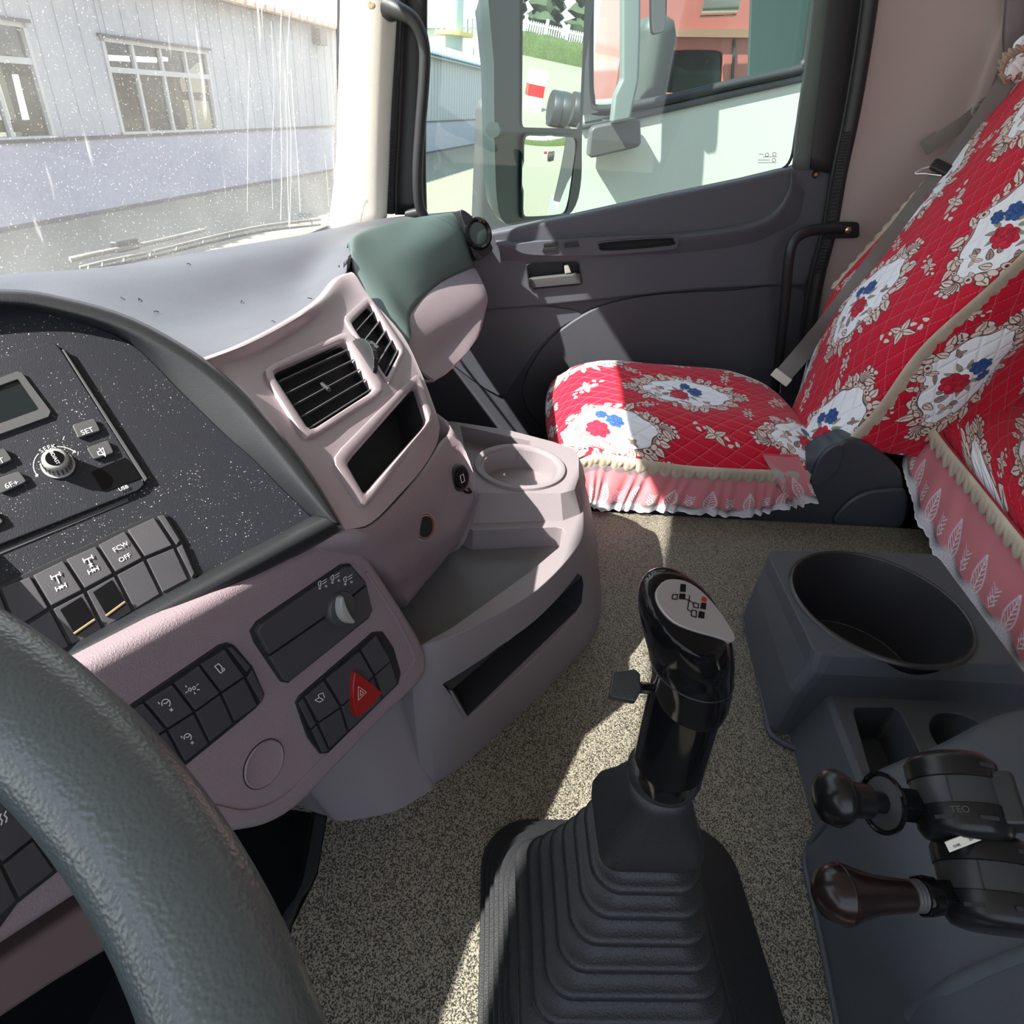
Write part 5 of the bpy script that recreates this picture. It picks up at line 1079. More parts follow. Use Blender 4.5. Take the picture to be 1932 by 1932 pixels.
cloth('headrest_cover', [[P(u, v, X=x) for u, v in L] for L, x in (([(1900, 105), (1925, 70), (1990, 40)], 1.66), ([(1893, 145), (1920, 135), (1990, 120)], 1.60), ([(1898, 158), (1932, 165), (1990, 190)], 1.62))], SV, ku=4, kv=4, ou=.2, ov=.3)
def braid(name, pts, out, wd, parent, n, nor):
    """scalloped trim: pts path, out = direction of the lobes"""
    A = cat1(pts, 10); d = np.r_[0, np.cumsum(np.linalg.norm(A[1:]-A[:-1], axis=1))]; N = n*8; tt = np.linspace(0, d[-1], N+1); Q = np.array([np.interp(tt, d, A[:, k]) for k in range(3)]).T
    out = np.array(out, float); out = np.array([out]*(N+1)) if out.ndim == 1 else np.array([np.interp(tt, d, cat1(out, 10)[:, k]) for k in range(3)]).T
    nor = nrm(nor); G = []
    for i, q in enumerate(Q):
        s = abs(math.sin(math.pi*i/8)); o = nrm(out[i]); w1 = wd*(.55+.45*s)
        G.append([q-o*wd*.25, q+nor*.0035, q+o*w1*.5+nor*(.003+.0015*math.cos(i*1.6)), q+o*w1])
    return patch(name, G, 'braid', parent, ku=1, kv=2, solid=.0022)
eb = [np.array(p)+np.array([-.004, 0, -.004]) for p in edge]
braid('braid_trim', [eb[0]+np.array([.05, .012, -.006])]+eb, (-.15, 0, -1), .024, SV, 24, (-1, 0, .3))
bb = [np.array((1.198, ny, z)) for z, ny in zip(BZ, NY)]
braid('braid_trim', bb, (0, -1, -.25), .028, SV, 26, (-1, .3, 0))
fb_ = [np.array(r[-2])+np.array([.0, .004, 0]) for r in BG]
braid('braid_trim', fb_[2:], (1, .2, 0), .016, SV, 24, (-.2, 1, 0))
hb = [P(u, v, X=1.6) for u, v in [(1895, 158), (1893, 130), (1905, 108), (1935, 92)]]
braid('braid_trim', hb, (0, 1, .5), .02, SV, 6, (-1, 0, 0))
# tulle skirts
def skirt(name, T, Bt, parent, rep, wav=.006, nrw=(-1, .0, 0), red=True):
    T = cat1(T, 8); Bt = cat1(Bt, 8); N = len(T); nr = nrm(nrw); R_ = 9; G = []
    for i in range(R_):
        f = i/(R_-1); G.append([T[j]*(1-f)+Bt[j]*f+nr*(wav*f*math.sin(j*.9+math.sin(j*.31)*2)) for j in range(N)])
    G = np.array(G); uv = [(rep*j/(N-1), 1-i/(R_-1)) for i in range(R_) for j in range(N)]
    o = patch(name, G, 'tulle', parent, ku=1, kv=1, solid=0, uv=uv)
    if red:
        K = 8; L = G[:K]-nr*.010; patch('skirt_lining', L, 'lining', parent, ku=1, kv=1, solid=.0015)
    return o
Te = [eb[0]+np.array([.06, .014, -.01])]+[p+np.array([-.003, 0, -.008]) for p in eb]
Bpx = [(1098, 935), (1120, 962), (1190, 965), (1290, 968), (1400, 978), (1480, 962), (1544, 950)]
Bb = [P(u, v, X=1.15) for u, v in Bpx]; tb_ = np.linspace(0, 1, len(Bb)); ti = np.linspace(0, 1, len(Te)); Bi = np.array([np.interp(ti, tb_, np.array(Bb)[:, k]) for k in range(3)]).T
Te[-1] = P(1510, 862, X=1.17); Te[-2] = P(1480, 862, X=1.17); Te[-3] = P(1440, 862, X=1.17)
skirt('lace_skirt', Te, Bi, SV, 8)

# ================================================================ BUNK
BK2 = thing('sleeper_bunk', 'bunk behind the seats under red quilted cover with lace valance', 'bunk', (.9, -1.4, -.3))
ab('bunk_base', .1, 1.80, -1.87, -1.06, -.34, .08, 'black', BK2)
fr = [(1742, 768), (1790, 838), (1845, 905), (1932, 1012), (2050, 1150), (2200, 1330)]; Fp = [P(u, v, Y=-.975) for u, v in fr]
far_ = [(1.50, -1.10, .225)]
G = []
G.append([p+np.array([0, -.04, -.06]) for p in Fp]); G.append([p+np.array([0, -.012, 0]) for p in Fp]); G.append([p+np.array([.02, -.04, .028]) for p in Fp]); G.append([p+np.array([.06, -.16, .055]) for p in Fp]); G.append([p+np.array([.1, -.45, .06]) for p in Fp]); G.append([p+np.array([.1, -.85, .05]) for p in Fp])
G = [[r[0]+np.array([.10+.10*i, -.01*i, -.02])]+list(r) for i, r in enumerate(G)]
G = [[r[0]+np.array([.12, -.02, -.05])]+list(r) for r in G]
cloth('bunk_cover', G, BK2, ku=4, kv=4, ou=.22, ov=.12)
Tb = [p+np.array([-.004, .008, 0]) for p in Fp]; Bp2 = [P(u, v, Y=-.945) for u, v in [(1706, 885), (1724, 968), (1780, 1075), (1852, 1175), (1932, 1297), (2060, 1500)]]
T0 = P(1714, 800, Y=-1.0); 
skirt('lace_valance', [P(1716, 790, Y=-1.02)]+Tb, [P(1708, 840, Y=-1.0)]+Bp2, BK2, 9, wav=.007, nrw=(-.5, 1, 0))
braid('braid_trim', [p+np.array([-.004, .014, .004]) for p in Tb], (-.3, .1, -1), .030, BK2, 26, (-.3, 1, .2))
def pil_(): pass

# ================================================================ SEAT BELT and strap
BT = thing('seat_belt', 'grey seat belt running diagonally across the red passenger backrest', 'seat belt', tuple(P(1470, 705, X=1.66)))
bp_ = [(1915, 118), (1884, 175), (1835, 248), (1783, 322), (1700, 430), (1640, 510), (1570, 600), (1515, 665), (1474, 712)]
def bpos(u, v):
    try:
        p, n = hit(BG, u, v, 2); return p+nrm(CAM-p)*.014
    except TypeError: return None
A = [bpos(u, v) for u, v in bp_]; 
for i, a in enumerate(A):
    if a is None: A[i] = P(*bp_[i], X=1.62)
Wb = []
for i in range(len(A)):
    d_ = nrm(A[min(i+1, len(A)-1)]-A[max(i-1, 0)]); Wb.append(nrm(np.cross(d_, nrm(CAM-A[i])))*(.013 if i < 1 else .018 if i < 3 else .0235))
strp = ribbon('strap', A, np.array(Wb), 'belt', BT, th=.0016)
iv_ = 3; d_ = nrm(A[4]-A[2]); wn_ = nrm(Wb[3]); nn = nrm(np.cross(wn_, d_)); nn = nn if np.dot(nn, CAM-A[3]) > 0 else -nn
boxm('tongue_body', A[3]+nn*.004, (wn_*.034, d_*.013, nn*.007), 'black', BT, bevel=.006, seg=3)
tp_ = [A[3]+nn*.004-wn_*.026*s_+d_*.01 for s_ in (1,)]
sgn = 1 if np.dot(wn_, RT) < 0 else -1
q_ = A[3]+nn*.004+wn_*sgn*.030
tube('metal_tongue', [q_+d_*.006, q_+wn_*sgn*.014+d_*.020, q_+wn_*sgn*.020+d_*.034, q_+wn_*sgn*.004+d_*.026, q_-wn_*sgn*.03+d_*.014], .0025, 'chrome', BT, n=8)
e0, e1 = A[-1], A[-1]+nrm(A[-1]-A[-2])*.02; boxm('belt_sleeve', A[-1], (nrm(Wb[-1])*.027, nrm(A[-1]-A[-2])*.012, nrm(np.cross(Wb[-1], A[-1]-A[-2]))*.003), 'label', BT, bevel=.002)
S2 = thing('hanging_strap', 'short light grey webbing strap hanging on the grey rear wall', 'strap', tuple(P(1745, 275, X=1.78)))
a0, a1 = P(1868, 192, X=1.76), P(1747, 277, X=1.78); dd_ = nrm(a1-a0); ww = nrm(np.cross(dd_, nrm(CAM-a0)))*.017
ribbon('webbing', [a0, (a0+a1)/2+np.array([-.01, 0, -.003]), a1], ww, 'beltl', S2, th=.002)
boxm('strap_end', a1-dd_*.012, (ww*1.08, dd_*.018, nrm(np.cross(ww, dd_))*.0025), 'beltl', S2, bevel=.001)
lathe('button', P(1843, 208, X=1.745), (-1, 0, .1), [(0, .014), (.004, .013), (.005, .008), (.002, .006)], 'knobgrey', S2, n=20)

# ================================================================ STEERING WHEEL
SW = thing('steering_wheel', 'black leather steering wheel rim close in the lower left corner', 'steering wheel', (-.091, .222, .55))
wc = np.array([-.091, .222, .621]); tl = math.radians(25); wnn = np.array([0, -math.sin(tl), math.cos(tl)]); we1 = np.array([1., 0, 0]); we2 = np.cross(wnn, we1)
ring = [wc+.2405*(math.cos(t)*we1+math.sin(t)*we2) for t in np.linspace(0, 2*math.pi, 160, endpoint=False)]
tube('rim', ring, .0193, 'wheel', SW, k=1, n=28, closed=True)
lathe('hub', wc-wnn*.05, wnn, [(0, .05), (.02, .07), (.04, .065), (.045, .02)], 'black', SW, n=32)
for k in range(3):
    t = math.radians([180, 262, 60][k]); d_ = math.cos(t)*we1+math.sin(t)*we2
    if k == 2: continue
    tube('spoke', [wc-wnn*.03+d_*.05, wc-wnn*.02+d_*.14, wc+d_*.228], [.016, .012, .010], 'black', SW, n=10)

DS = thing('driver_seat', 'black driver seat out of view on the left, added to shade the floor', 'seat', (-.20, -.65, -.34))  # out of view, put in to keep light off the floor
ab('seat_base', -.42, .03, -.95, -.42, -.34, .02, 'black', DS, bevel=.02)
ab('cushion', -.46, .06, -.98, -.36, .02, .16, 'black', DS, bevel=.04)
boxm('backrest', (-.20, -1.06, .50), ((.25, 0, 0), (0, .06, .01), (0, -.08, .38)), 'black', DS, bevel=.04)
# ================================================================ OUTSIDE
GZ = -1.75
M['wallw'] = mat('painted_steel_wall', (.38, .39, .41), .6, bump=(3, .2, 'noise'), vary=.05)
M['plinth'] = mat('rendered_plinth', (.37, .37, .43), .8, bump=(6, .4, 'noise'), vary=.08)
M['conc'] = mat('yard_concrete', (.21, .195, .145), .85, bump=(8, .3, 'noise'), vary=.10)
M['frame'] = mat('window_frame_white', (.46, .46, .44), .5)
M['tile'] = mat('orange_roof', (.62, .36, .24), .8, vary=.2)
M['bluer'] = mat('blue_roof', (.33, .50, .58), .7, vary=.1)
M['pane'] = glass_mat('workshop_glass', (.75, .78, .76), 0)
M['dark_in'] = mat('workshop_inside', (.06, .06, .055), .9)
def emis(name, col, s):
    m = bpy.data.materials.new(name); m.use_nodes = True; b = m.node_tree.nodes['Principled BSDF']; b.inputs['Base Color'].default_value = (*col, 1); inp(b, 'Emission Color').default_value = (*col, 1); b.inputs['Emission Strength'].default_value = s; return m
M['tubelight'] = emis('lit_tube', (1, .98, .92), 1.6)
M['cream'] = mat('cream_board', (.75, .70, .58), .8)
M['truckw'] = mat('truck_white_paint', (.46, .48, .45), .35, coat=.4)
M['truckr'] = mat('truck_red_paint', (.42, .12, .11), .35, coat=.4)
M['hedge'] = mat('hedge_leaves', (.05, .075, .02), .9, bump=(5, 1, 'noise'), vary=.5)
M['tree'] = mat('tree_leaves', (.045, .065, .035), .9, bump=(3, 1, 'noise'), vary=.5)
M['bark'] = mat('bark', (.2, .16, .12), .9)
gd = ab('ground', -60, 260, -300, 120, GZ-.1, GZ, 'conc'); st(gd)
gd['label'] = 'beige concrete yard'
# ---- workshop building
bo = np.array([17.444, 6.843, GZ]); bd = nrm((.978, -.211, 0)); bn = nrm((-.211, -.978, 0))
def bp3(s, z, off=0.): return np.array([bo[0]+bd[0]*s+bn[0]*off, bo[1]+bd[1]*s+bn[1]*off, z])
BD = thing('workshop_building', 'long white sheet metal workshop with window strips beyond the windscreen', 'building', tuple(bp3(2, GZ)))
def bq(name, s0, s1, z0_, z1_, off0, off1, mt, par=BD, **k):
    return prism(name, [bp3(s0, z0_, off0), bp3(s1, z0_, off0), bp3(s1, z1_, off0), bp3(s0, z1_, off0)], bn, 0, off1-off0, mt, par, **k)
wins = [(-8.0, -4.50, -.51, 1.15), (-2.85, .475, -.50, 1.10), (8.5, 11.5, -.5, 1.1)]
zs = -.49
def wallcols(a, b, st_, mt, z0_, z1_, off):
    s = a
    while s < b-1e-6:
        e = min(s+st_, b)
        for w_ in wins:
            if s < w_[0]-1e-6 < e: e = w_[0]
            if s < w_[1]-1e-6 < e: e = w_[1]
        spans = [(z0_, z1_)]
        for w_ in wins:
            if s >= w_[0]-1e-4 and e <= w_[1]+1e-4: spans = [(w_[3], z1_)]
        for z_a, z_b in spans:
            bq('wall_panel', s, e-.003, z_a, z_b, 0, .03, mt); bq('panel_rib', s+.2, s+.25, z_a, z_b, .03, .045, mt)
        s = e
wallcols(-14, 44, .5, 'wallw', zs, 2.12, 0)
bq('wall_core', -14, -8.0, zs, 2.12, -.12, -.01, 'wallw'); bq('wall_core', -4.5, -2.85, zs, 2.12, -.12, -.01, 'wallw'); bq('wall_core', .475, 8.5, zs, 2.12, -.12, -.01, 'wallw'); bq('wall_core', 11.5, 44, zs, 2.12, -.12, -.01, 'wallw')
bq('plinth', -14, 44, GZ, zs, -.12, .07, 'plinth'); bq('plinth_cap', -14, 44, zs-.02, zs+.03, .0, .10, 'dkgrey')
bq('ground_gutter', -14, 44, GZ, GZ+.06, .07, .16, 'dkgrey')
bq('back_wall', -14, .9, GZ, 2.2, -8.2, -8, 'dark_in'); bq('back_wall', 2.9, 44, GZ, 2.2, -8.2, -8, 'dark_in'); bq('end_wall', -14, -13.8, GZ, 2.2, -8.2, -.1, 'dark_in'); bq('end_wall', 43.8, 44, GZ, 2.2, -8.2, -.1, 'dark_in'); bq('inner_floor', -14, 44, GZ, GZ+.02, -8, -.12, 'dark_in')
for (a, b, z_0, z_1) in wins:
    w_ = b-a; f = bq('window_frame', a, a+.07, z_0, z_1, -.05, .06, 'frame'); bq('window_frame', b-.07, b, z_0, z_1, -.05, .06, 'frame'); bq('window_frame', a, b, z_1-.07, z_1, -.05, .06, 'frame'); bq('window_sill', a, b, z_0, z_0+.08, -.05, .08, 'frame')
    zt_ = z_0+(z_1-z_0)*.66; bq('transom', a, b, zt_, zt_+.09, -.04, .05, 'frame')
    for k in range(1, 4): bq('mullion', a+w_*k/4-.035, a+w_*k/4+.035, z_0, z_1, -.04, .045, 'frame')
    for k in range(4):
        bq('pane', a+w_*k/4+.03, a+w_*(k+1)/4-.03, z_0+.06, zt_, -.02, -.01, 'pane'); bq('pane', a+w_*k/4+.03, a+w_*(k+1)/4-.03, zt_+.08, z_1-.06, -.02, -.01, 'pane')
    bq('window_hood', a-.06, b+.06, z_1, z_1+.05, 0, .12, 'dkgrey')
# things seen inside the workshop
def inpl(off): return (np.array(bp3(0, 0, off)), bn)
pp('tube_lamp', [(196, 103), (292, 108), (291, 118), (196, 114)], inpl(-3), 0, .08, 'tubelight', BD)
pp('tube_lamp', [(22, 140), (28, 140), (50, 226), (43, 230)], inpl(-3), 0, .08, 'tubelight', BD)
pp('roof_light', [(300, 106), (312, 108), (312, 116), (300, 114)], inpl(-3), 0, .08, 'tubelight', BD)
pp('bright_column', [(322, 122), (328, 122), (350, 240), (343, 242)], inpl(-3), 0, .1, 'cream', BD)
pp('glowing_back_view', [(338, 150), (372, 118), (396, 118), (412, 252), (352, 252)], inpl(-5), 0, .05, emis('far_view_glow', (.85, .78, .62), .42), BD)  # daylight seen through the back, put in as a glowing panel
pp('banner', [(330, 172), (402, 176), (404, 191), (332, 188)], inpl(-4.9), 0, .05, 'red', BD)
bq('orange_rail', -9, .9, -.62, -.42, -2.5, -2.4, mat('rail_orange', (.5, .28, .08), .6))
for s in (-6.6, -.6): bq('steel_column', s, s+.12, -1.7, 2.1, -2.0, -1.9, 'frame')
# roofs
pr_ = [(8.0, 2.05, .30), (8.0, 3.3, -4.5)]
def roof(s0, s1, mt, name, z_=2.10):
    A = [[bp3(s, z_, .38), bp3(s, z_+1.0, -4.2), bp3(s, z_, -8.4)] for s in np.linspace(s0, s1, int((s1-s0)/.45)+1)]; G = []
    G = A
    patch(name, G, mt, BD, ku=1, kv=1, solid=.08)
    for i, (p, q, _) in enumerate(A[:180]):
        tube('tile_ridge', [p+np.array([0, 0, .04]), q+np.array([0, 0, .04])], .07, mt, BD, k=1, n=6)
roof(-14, 14.5, 'tile', 'tiled_roof'); roof(14.5, 44, 'bluer', 'blue_roof')
bq('eave_box', 5.9, 6.35, 1.60, 2.0, .06, .30, 'dkgrey')  # small vent-like box under the eave, unlit
bq('gable_band', 14, 44, 1.95, 2.1, .05, .3, 'wallw')
# ---- distant white works with chimney
FB = thing('factory_building', 'distant pale factory block with flat roof beside the chimney', 'building', (74, 6, GZ))
FP = (np.array([75., 0, 0]), nrm((-1, .1, 0)))
pp('block', [(700, 52), (985, 50), (985, 245), (700, 222)], FP, -12, 0, mat('factory_white', (.70, .70, .62), .8), FB)
pp('roof_edge', [(700, 49), (985, 47), (985, 52), (700, 54)], FP, -12, .3, 'wallw', FB)
pp('low_annex', [(860, 92), (985, 95), (985, 150), (860, 150)], FP, 0, 3, 'wallw', FB)
CH = thing('factory_chimney', 'tall grey green steel chimney with yellow work platform', 'chimney', (66, 6, GZ))
cx_ = P(857, 60, X=66)
lathe('stack', (cx_[0], cx_[1], GZ), (0, 0, 1), [(0, .75), (14, .72), (26, .62)], mat('chimney_paint', (.42, .50, .48), .6), CH, n=20)
pz = P(857, 68, X=66)[2]
lathe('platform', (cx_[0], cx_[1], pz), (0, 0, 1), [(0, 1.6), (.25, 1.6)], mat('platform_yellow', (.65, .5, .15), .6), CH, n=16)
for k in range(8):
    t = k*math.pi/4; tube('railing', [(cx_[0]+1.5*math.cos(t), cx_[1]+1.5*math.sin(t), pz), (cx_[0]+1.5*math.cos(t), cx_[1]+1.5*math.sin(t), pz+1.3)], .06, 'frame', CH, k=1, n=5)
for s in (-1, 1): tube('ladder_rail', [(cx_[0]-.9, cx_[1]+s*.3-2.0, GZ+1), (cx_[0]-.9, cx_[1]+s*.3-2.0, pz+2.2)], .05, 'platform_yellow' if False else 'frame', CH, k=1, n=5)

# ---- white truck alongside
def holed(name, px, hole, X, th, mt, par):
    Pn = (np.array([X, 0, 0]), np.array([-1., 0, 0])); o = pp(name, px, Pn, -th, 0, mt, par); c = pp('c', hole, Pn, -th-.2, .2, mt); cut(o, [c]); o.modifiers['b'].width = .02; return o
WT = thing('white_truck', 'white truck cab parked close alongside beyond the passenger window', 'truck', (4.1, -1.2, GZ))
wX = 3.2
Pw = (np.array([wX, 0, 0]), np.array([-1., 0, 0]))
holed('near_side', [(1000, -250), (1085, 100), (1070, 250), (985, 420), (960, 900), (1700, 900), (1760, -250)], [tuple(x) for x in cat1([(1120, -120), (1112, 0), (1111, 120), (1114, 185), (1130, 208), (1240, 192), (1380, 160), (1500, 134), (1516, 122), (1524, 90), (1548, -60), (1560, -160)], 3, True)], wX, .05, 'truckw', WT)
tube('window_gasket', [P(u, v, X=wX-.005) for u, v in [(1112, -60), (1111, 120), (1114, 185), (1130, 208), (1240, 192), (1380, 160), (1500, 134), (1516, 122), (1524, 90), (1545, -60)]], .02, 'rubber', WT, k=5, n=8)
patch('window_sill_strip', [[P(u, v, X=wX-.012) for u, v in [(1095, 232), (1240, 203), (1380, 171), (1515, 141)]], [P(u, v+14, X=wX-.012) for u, v in [(1095, 232), (1240, 203), (1380, 171), (1515, 141)]]], 'dkgrey', WT, ku=1, kv=3, solid=.02)
pp('shaded_pillar', [(1086, -120), (1112, -120), (1110, 120), (1113, 190), (1128, 212), (1095, 218), (1080, 120)], (np.array([wX-.012, 0, 0]), np.array([-1., 0, 0])), 0, .012, 'dkgrey', WT)  # pillar in shade, the shade put into its dark grey
holed('far_side', [(1050, -250), (1050, 600), (1600, 600), (1700, -250)], [(1100, -200), (1100, 190), (1500, 160), (1540, 60), (1540, -200)], 5.55, .05, 'truckw', WT)
mk('near_glass', [P(u, v, X=wX+.03) for u, v in [(1110, -120), (1105, 210), (1510, 145), (1550, -120)]], [[0, 1, 2, 3]], 'sideglass', WT, smooth=False)
ab('cab_floor', wX+.05, 5.5, -3.0, .25, GZ+.6, -.2, 'truckw', WT)
ab('roof', wX, 5.6, -3.0, -.2, 2.5, 2.6, 'truckw', WT); ab('rear_cab_wall', wX+.06, 5.5, -2.75, -2.68, -.2, 2.5, 'dkgrey', WT)
ab('seat_back', 3.5, 4.0, -.80, -.62, .1, 1.12, 'dkgrey', WT, bevel=.08); ab('seat_cushion', 3.5, 4.0, -.7, -.35, .1, .35, 'black', WT, bevel=.06)
pp('far_door_pillar', [(1425, -160), (1640, -160), (1600, 200), (1412, 200)], (np.array([5.35, 0, 0]), np.array([-1., 0, 0])), -.05, 0, mat('cab_teal_grey', (.20, .27, .28), .5), WT)
ab('dash', 3.4, 5.4, -.35, .1, .1, .75, 'dkgrey', WT, bevel=.06)
Pm = (np.array([wX-.16, 0, 0]), np.array([-1., 0, 0]))
mc = thing('truck_mirror', 'grey mirror post with square foot standing before the white door', 'mirror', tuple(P(1165, 270, pl=Pm)))
pp('post', [(1172, -120), (1207, -120), (1206, 60), (1203, 150), (1187, 225), (1152, 232), (1158, 180), (1172, 150)], Pm, -.05, .03, mat('post_grey', (.13, .16, .16), .5), mc, bevel=.01)
pp('foot', rrect([(1118, 240), (1212, 222), (1214, 278), (1112, 302)], .15), Pm, -.14, -.04, 'dkgrey', mc, bevel=.01)
pp('mirror_housing', rrect([(1228, -80), (1258, -80), (1256, 60), (1230, 66)], .2), Pm, -.05, .0, 'dkgrey', mc, bevel=.01)
# ---- red truck further away
RX = 7.6
RTk = thing('red_truck', 'red truck cab seen through the windows of the white truck', 'truck', (RX+1, -1.9, GZ))
holed('cab_side', [(1262, -250), (1253, 160), (1240, 700), (1600, 700), (1600, 300), (1412, 160), (1432, -250)], [tuple(x) for x in cat1([(1258, 110), (1262, 96), (1350, 95), (1364, 110), (1362, 165), (1352, 172), (1262, 175), (1256, 165)], 2, True)], RX, .12, 'truckr', RTk)
pp('side_band', [(1262, 55), (1425, 55), (1422, 72), (1262, 70)], (np.array([RX, 0, 0]), np.array([-1., 0, 0])), 0, .05, mat('red_band', (.30, .16, .12), .5), RTk)
pp('door_line', [(1383, 74), (1387, 74), (1383, 158), (1379, 158)], (np.array([RX, 0, 0]), np.array([-1., 0, 0])), 0, .02, 'dkgrey', RTk)
mk('cab_glass', [P(u, v, X=RX+.06) for u, v in [(1250, 85), (1370, 85), (1370, 180), (1250, 180)]], [[0, 1, 2, 3]], 'screen', RTk, smooth=False, solid=.01)
tube('sun_lamp', [P(1322, 2, X=RX-.3), P(1390, 0, X=RX-.3)], .12, 'chrome', RTk, n=12)
ab('cab_box', RX+.15, RX+2.3, -2.6, -1.2, GZ+.8, 2.8, 'truckr', RTk)
# ---- own side mirror
al_, ti_ = math.radians(50), math.radians(3.75); mn = np.array([-math.cos(al_)*math.cos(ti_), -math.sin(al_)*math.cos(ti_), -math.sin(ti_)]); mo = P(985, 120, X=2.12); MPL = (mo, mn)
MR = thing('side_mirror', 'dark two part wing mirror outside the passenger window reflecting the yard', 'mirror', tuple(mo))
M['mirhouse'] = mat('mirror_housing', (.035, .05, .055), .4)
hs = [tuple(x) for x in cat1([(934, -60), (932, 120), (934, 300), (938, 380), (948, 416), (975, 424), (1058, 412), (1086, 388), (1097, 335), (1098, 260), (1104, 120), (1112, -60)], 3, True)]
hA_ = [P(u, v, pl=MPL, h=-.004) for u, v in hs]; cen = sum(hA_)/len(hA_)
back_ = [p+(cen-p)*.12-mn*.07 for p in hA_]; back2 = [p+(cen-p)*.45-mn*.11 for p in hA_]
loft('housing', [hA_, [p+(cen-p)*.02-mn*.03 for p in hA_], back_, back2], 'mirhouse', MR)
pp('upper_glass', rrect([(986, -50), (1105, -50), (1092, 243), (984, 240)], .05), MPL, -.003, .0015, 'mirror', MR)
# convex lower glass
lq = [(986, 254), (1089, 258), (1068, 404), (984, 410)]; G = []
for i in range(9):
    r_row = []
    for j in range(9):
        uu_, vv_ = quadpt(lq, j/8, i/8); s_, t_ = j/4-1, i/4-1
        r_row.append(P(uu_+ (6 if False else 0), vv_, pl=MPL, h=.012*(1-s_*s_*.5-t_*t_*.5)))
    G.append(r_row)
patch('lower_glass', G, 'mirror', MR, ku=2, kv=2, solid=0)
ringpx('glass_rim', rrect(grow(lq, 4), .1), rrect(grow(lq, -1), .1), MPL, -.002, .006, 'mirhouse', MR)
tube('mirror_arm', [P(955, 250, pl=MPL, h=-.08), P(930, 245, X=2.02), P(880, 250, X=1.95)][:2], .02, 'mirhouse', MR, n=10)
# ---- wiper
WP = thing('windscreen_wiper', 'dusty black wiper lying along the foot of the windscreen outside', 'wiper', tuple(P(300, 470, Z=.43)))
def wz(u, v):
    p, n = hit(WG, u, v, 3); return p
wl = [(150, 505), (205, 492), (300, 472), (400, 447), (500, 426), (604, 414)]
W3 = [wz(u, v) + nrm(wz(u, v)-CAM)*.03 for u, v in wl]; W4 = [wz(u, v+10) + nrm(wz(u, v+10)-CAM)*.02 for u, v in wl]
WPm = mat('dusty_black', (.20, .195, .18), .7, vary=.4)
tube('wiper_arm', [p+np.array([0, .012, .012]) for p in W3[:4]], [.005, .0045, .004, .0035], WPm, WP, k=5, n=8)
tube('blade_spine', W3, .003, WPm, WP, k=5, n=8); tube('rubber_blade', W4, .0025, 'rubber', WP, k=5, n=6)
A = cat1(W3, 6); Bq = cat1(W4, 6)
for i in range(2, len(A)-1, 3): tube('claw', [A[i], Bq[i]], .0022, WPm, WP, k=1, n=6)
jp = wz(236, 463); boxm('wiper_joint', jp+nrm(jp-CAM)*.045, (nrm(W3[2]-W3[1])*.02, np.array([0, .008, 0]), np.array([0, 0, .010])), 'black', WP, bevel=.004)
# ---- what the mirror shows behind: barrier, wheels, hedge, fence, trees
def refl(u, v, z=GZ):
    q = P(u, v, pl=MPL); r = nrm(ray(u, v)); d = r-2*np.dot(r, mn)*mn; return q+d*(z-q[2])/d[2]
bb_ = refl(1003, 207); BR_ = thing('road_barrier', 'white block with red middle band on the yard behind, seen in the mirror', 'barrier', tuple(bb_))
for z_a, z_b, mt in ((0, .45, 'white'), (.45, .85, 'red'), (.85, 1.3, 'white')): ab('block', bb_[0]-.32, bb_[0]+.32, bb_[1]-.25, bb_[1]+.25, GZ+z_a, GZ+z_b, mt, BR_)
for k, (u, v) in enumerate(((1040, 238), (1056, 240), (1078, 238))):
    q = refl(u, v); t = lathe('tyre', (q[0]-.16, q[1], GZ+.53), (1, 0, 0), [(0, .30), (.0, .50), (.04, .53), (.28, .53), (.32, .50), (.32, .30), (.2, .28)], 'rubber', None, n=28)
    tag(t, ['left one of the tyres standing on the yard behind, seen in the mirror', 'middle one of the tyres standing on the yard behind, seen in the mirror', 'right one of the tyres standing on the yard behind, seen in the mirror'][k], 'tyre', 'tyres behind the truck')
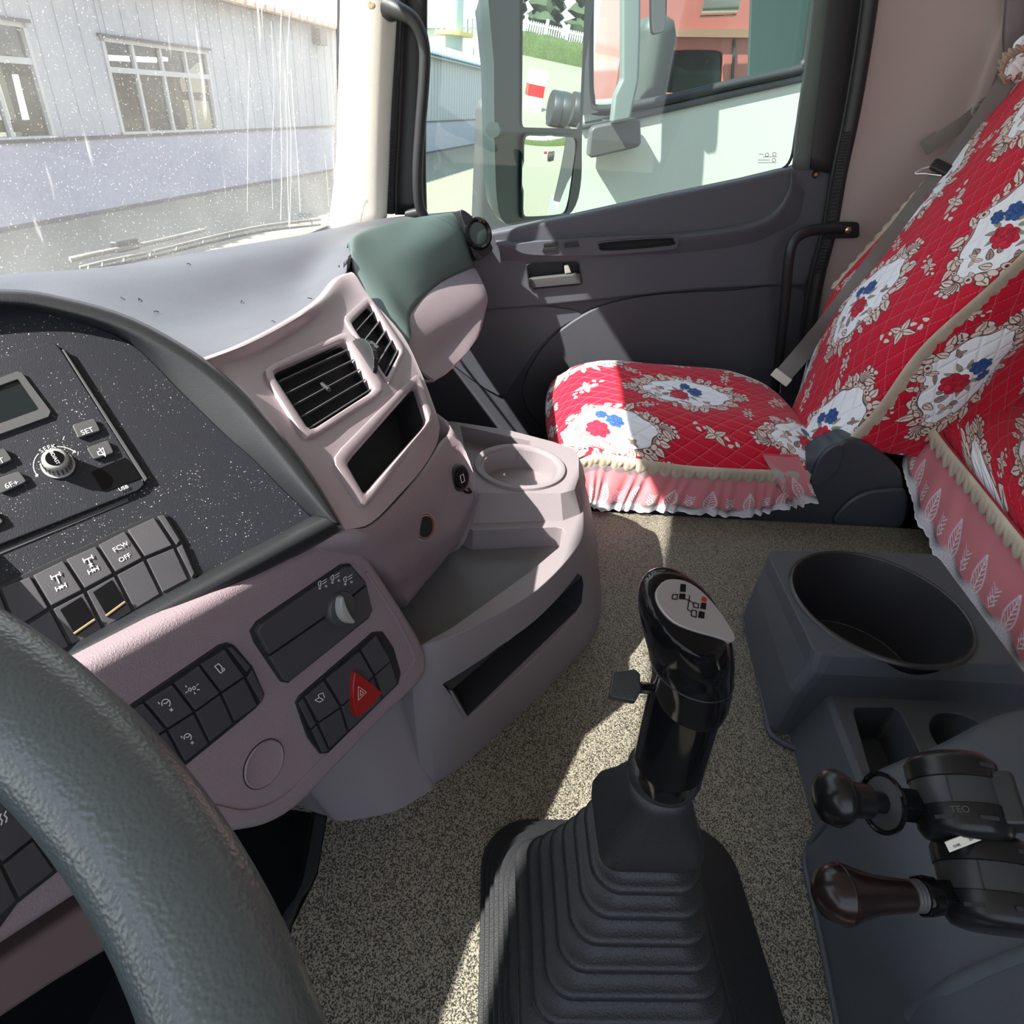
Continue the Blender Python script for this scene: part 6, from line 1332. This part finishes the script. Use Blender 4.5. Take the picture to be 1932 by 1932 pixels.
def bumpy(name, x0, x1, y0, y1, z0_, z1_, n, mt, par=None, amp=.2):
    G = []
    prof = [(0, 0), (0, .7), (.15, 1), (.85, 1), (1, .7), (1, 0)]
    for i in range(n+1):
        x = x0+(x1-x0)*i/n; G.append([(x+random.uniform(-amp, amp), y0+(y1-y0)*a+random.uniform(-amp, amp), z0_+(z1_-z0_)*b+(random.uniform(-amp, amp)*.6 if b > 0 else 0)) for a, b in prof])
    return patch(name, G, mt, par, ku=1, kv=1, solid=.02)
hg = bumpy('hedge', -10, 75, -76, -73.5, GZ, GZ+1.9, 170, 'hedge', amp=.22); tag(hg, 'long trimmed green hedge behind the yard, seen in the wing mirror', 'hedge')
FN = thing('fence', 'white picket fence behind the hedge, seen in the wing mirror', 'fence', (30, -79, GZ))
for k in range(34):
    x = -5+k*2.3; ab('post', x, x+.28, -79.1, -78.9, GZ, GZ+3.2, 'white', FN)
ab('rail', -5, 73, -79.05, -78.95, GZ+2.5, GZ+2.65, 'white', FN); ab('rail', -5, 73, -79.05, -78.95, GZ+.6, GZ+.75, 'white', FN)
pk = []
V = []; Fc = []
for k in range(300):
    x = -5+k*.26; b = len(V); V += [(x, -79, GZ), (x+.1, -79, GZ), (x+.1, -79, GZ+2.8), (x, -79, GZ+2.8), (x, -79.04, GZ), (x+.1, -79.04, GZ), (x+.1, -79.04, GZ+2.8), (x, -79.04, GZ+2.8)]; Fc += [[b, b+1, b+2, b+3], [b+7, b+6, b+5, b+4], [b, b+3, b+7, b+4], [b+1, b+5, b+6, b+2]]
pkt = mk('pickets', V, Fc, 'white', FN, smooth=False); pkt['kind'] = 'stuff'
for k in range(22):
    x = 7+k*1.55; y = -84-(k % 3)*4; h = random.uniform(12, 18)
    T = thing('tree', 'tall dark conifer in the row behind the white fence, seen in the mirror', 'tree', (x, y, GZ), 'conifers behind the fence')
    tube('trunk', [(x, y, GZ), (x, y, GZ+h*.6)], [.22, .1], 'bark', T, k=2, n=6)
    G = []
    for i in range(27):
        f = i/26; r_ = (1-f)**.8*h*.105*(1 if i % 2 else .62)+.05
        G.append([(x+r_*random.uniform(.7, 1.3)*math.cos(t), y+r_*random.uniform(.7, 1.3)*math.sin(t), GZ+1.4+f*(h-1.4)+random.uniform(-.2, .2)) for t in np.linspace(0, 2*math.pi, 15, endpoint=False)])
    loft('crown', G, 'tree', T, caps=True)
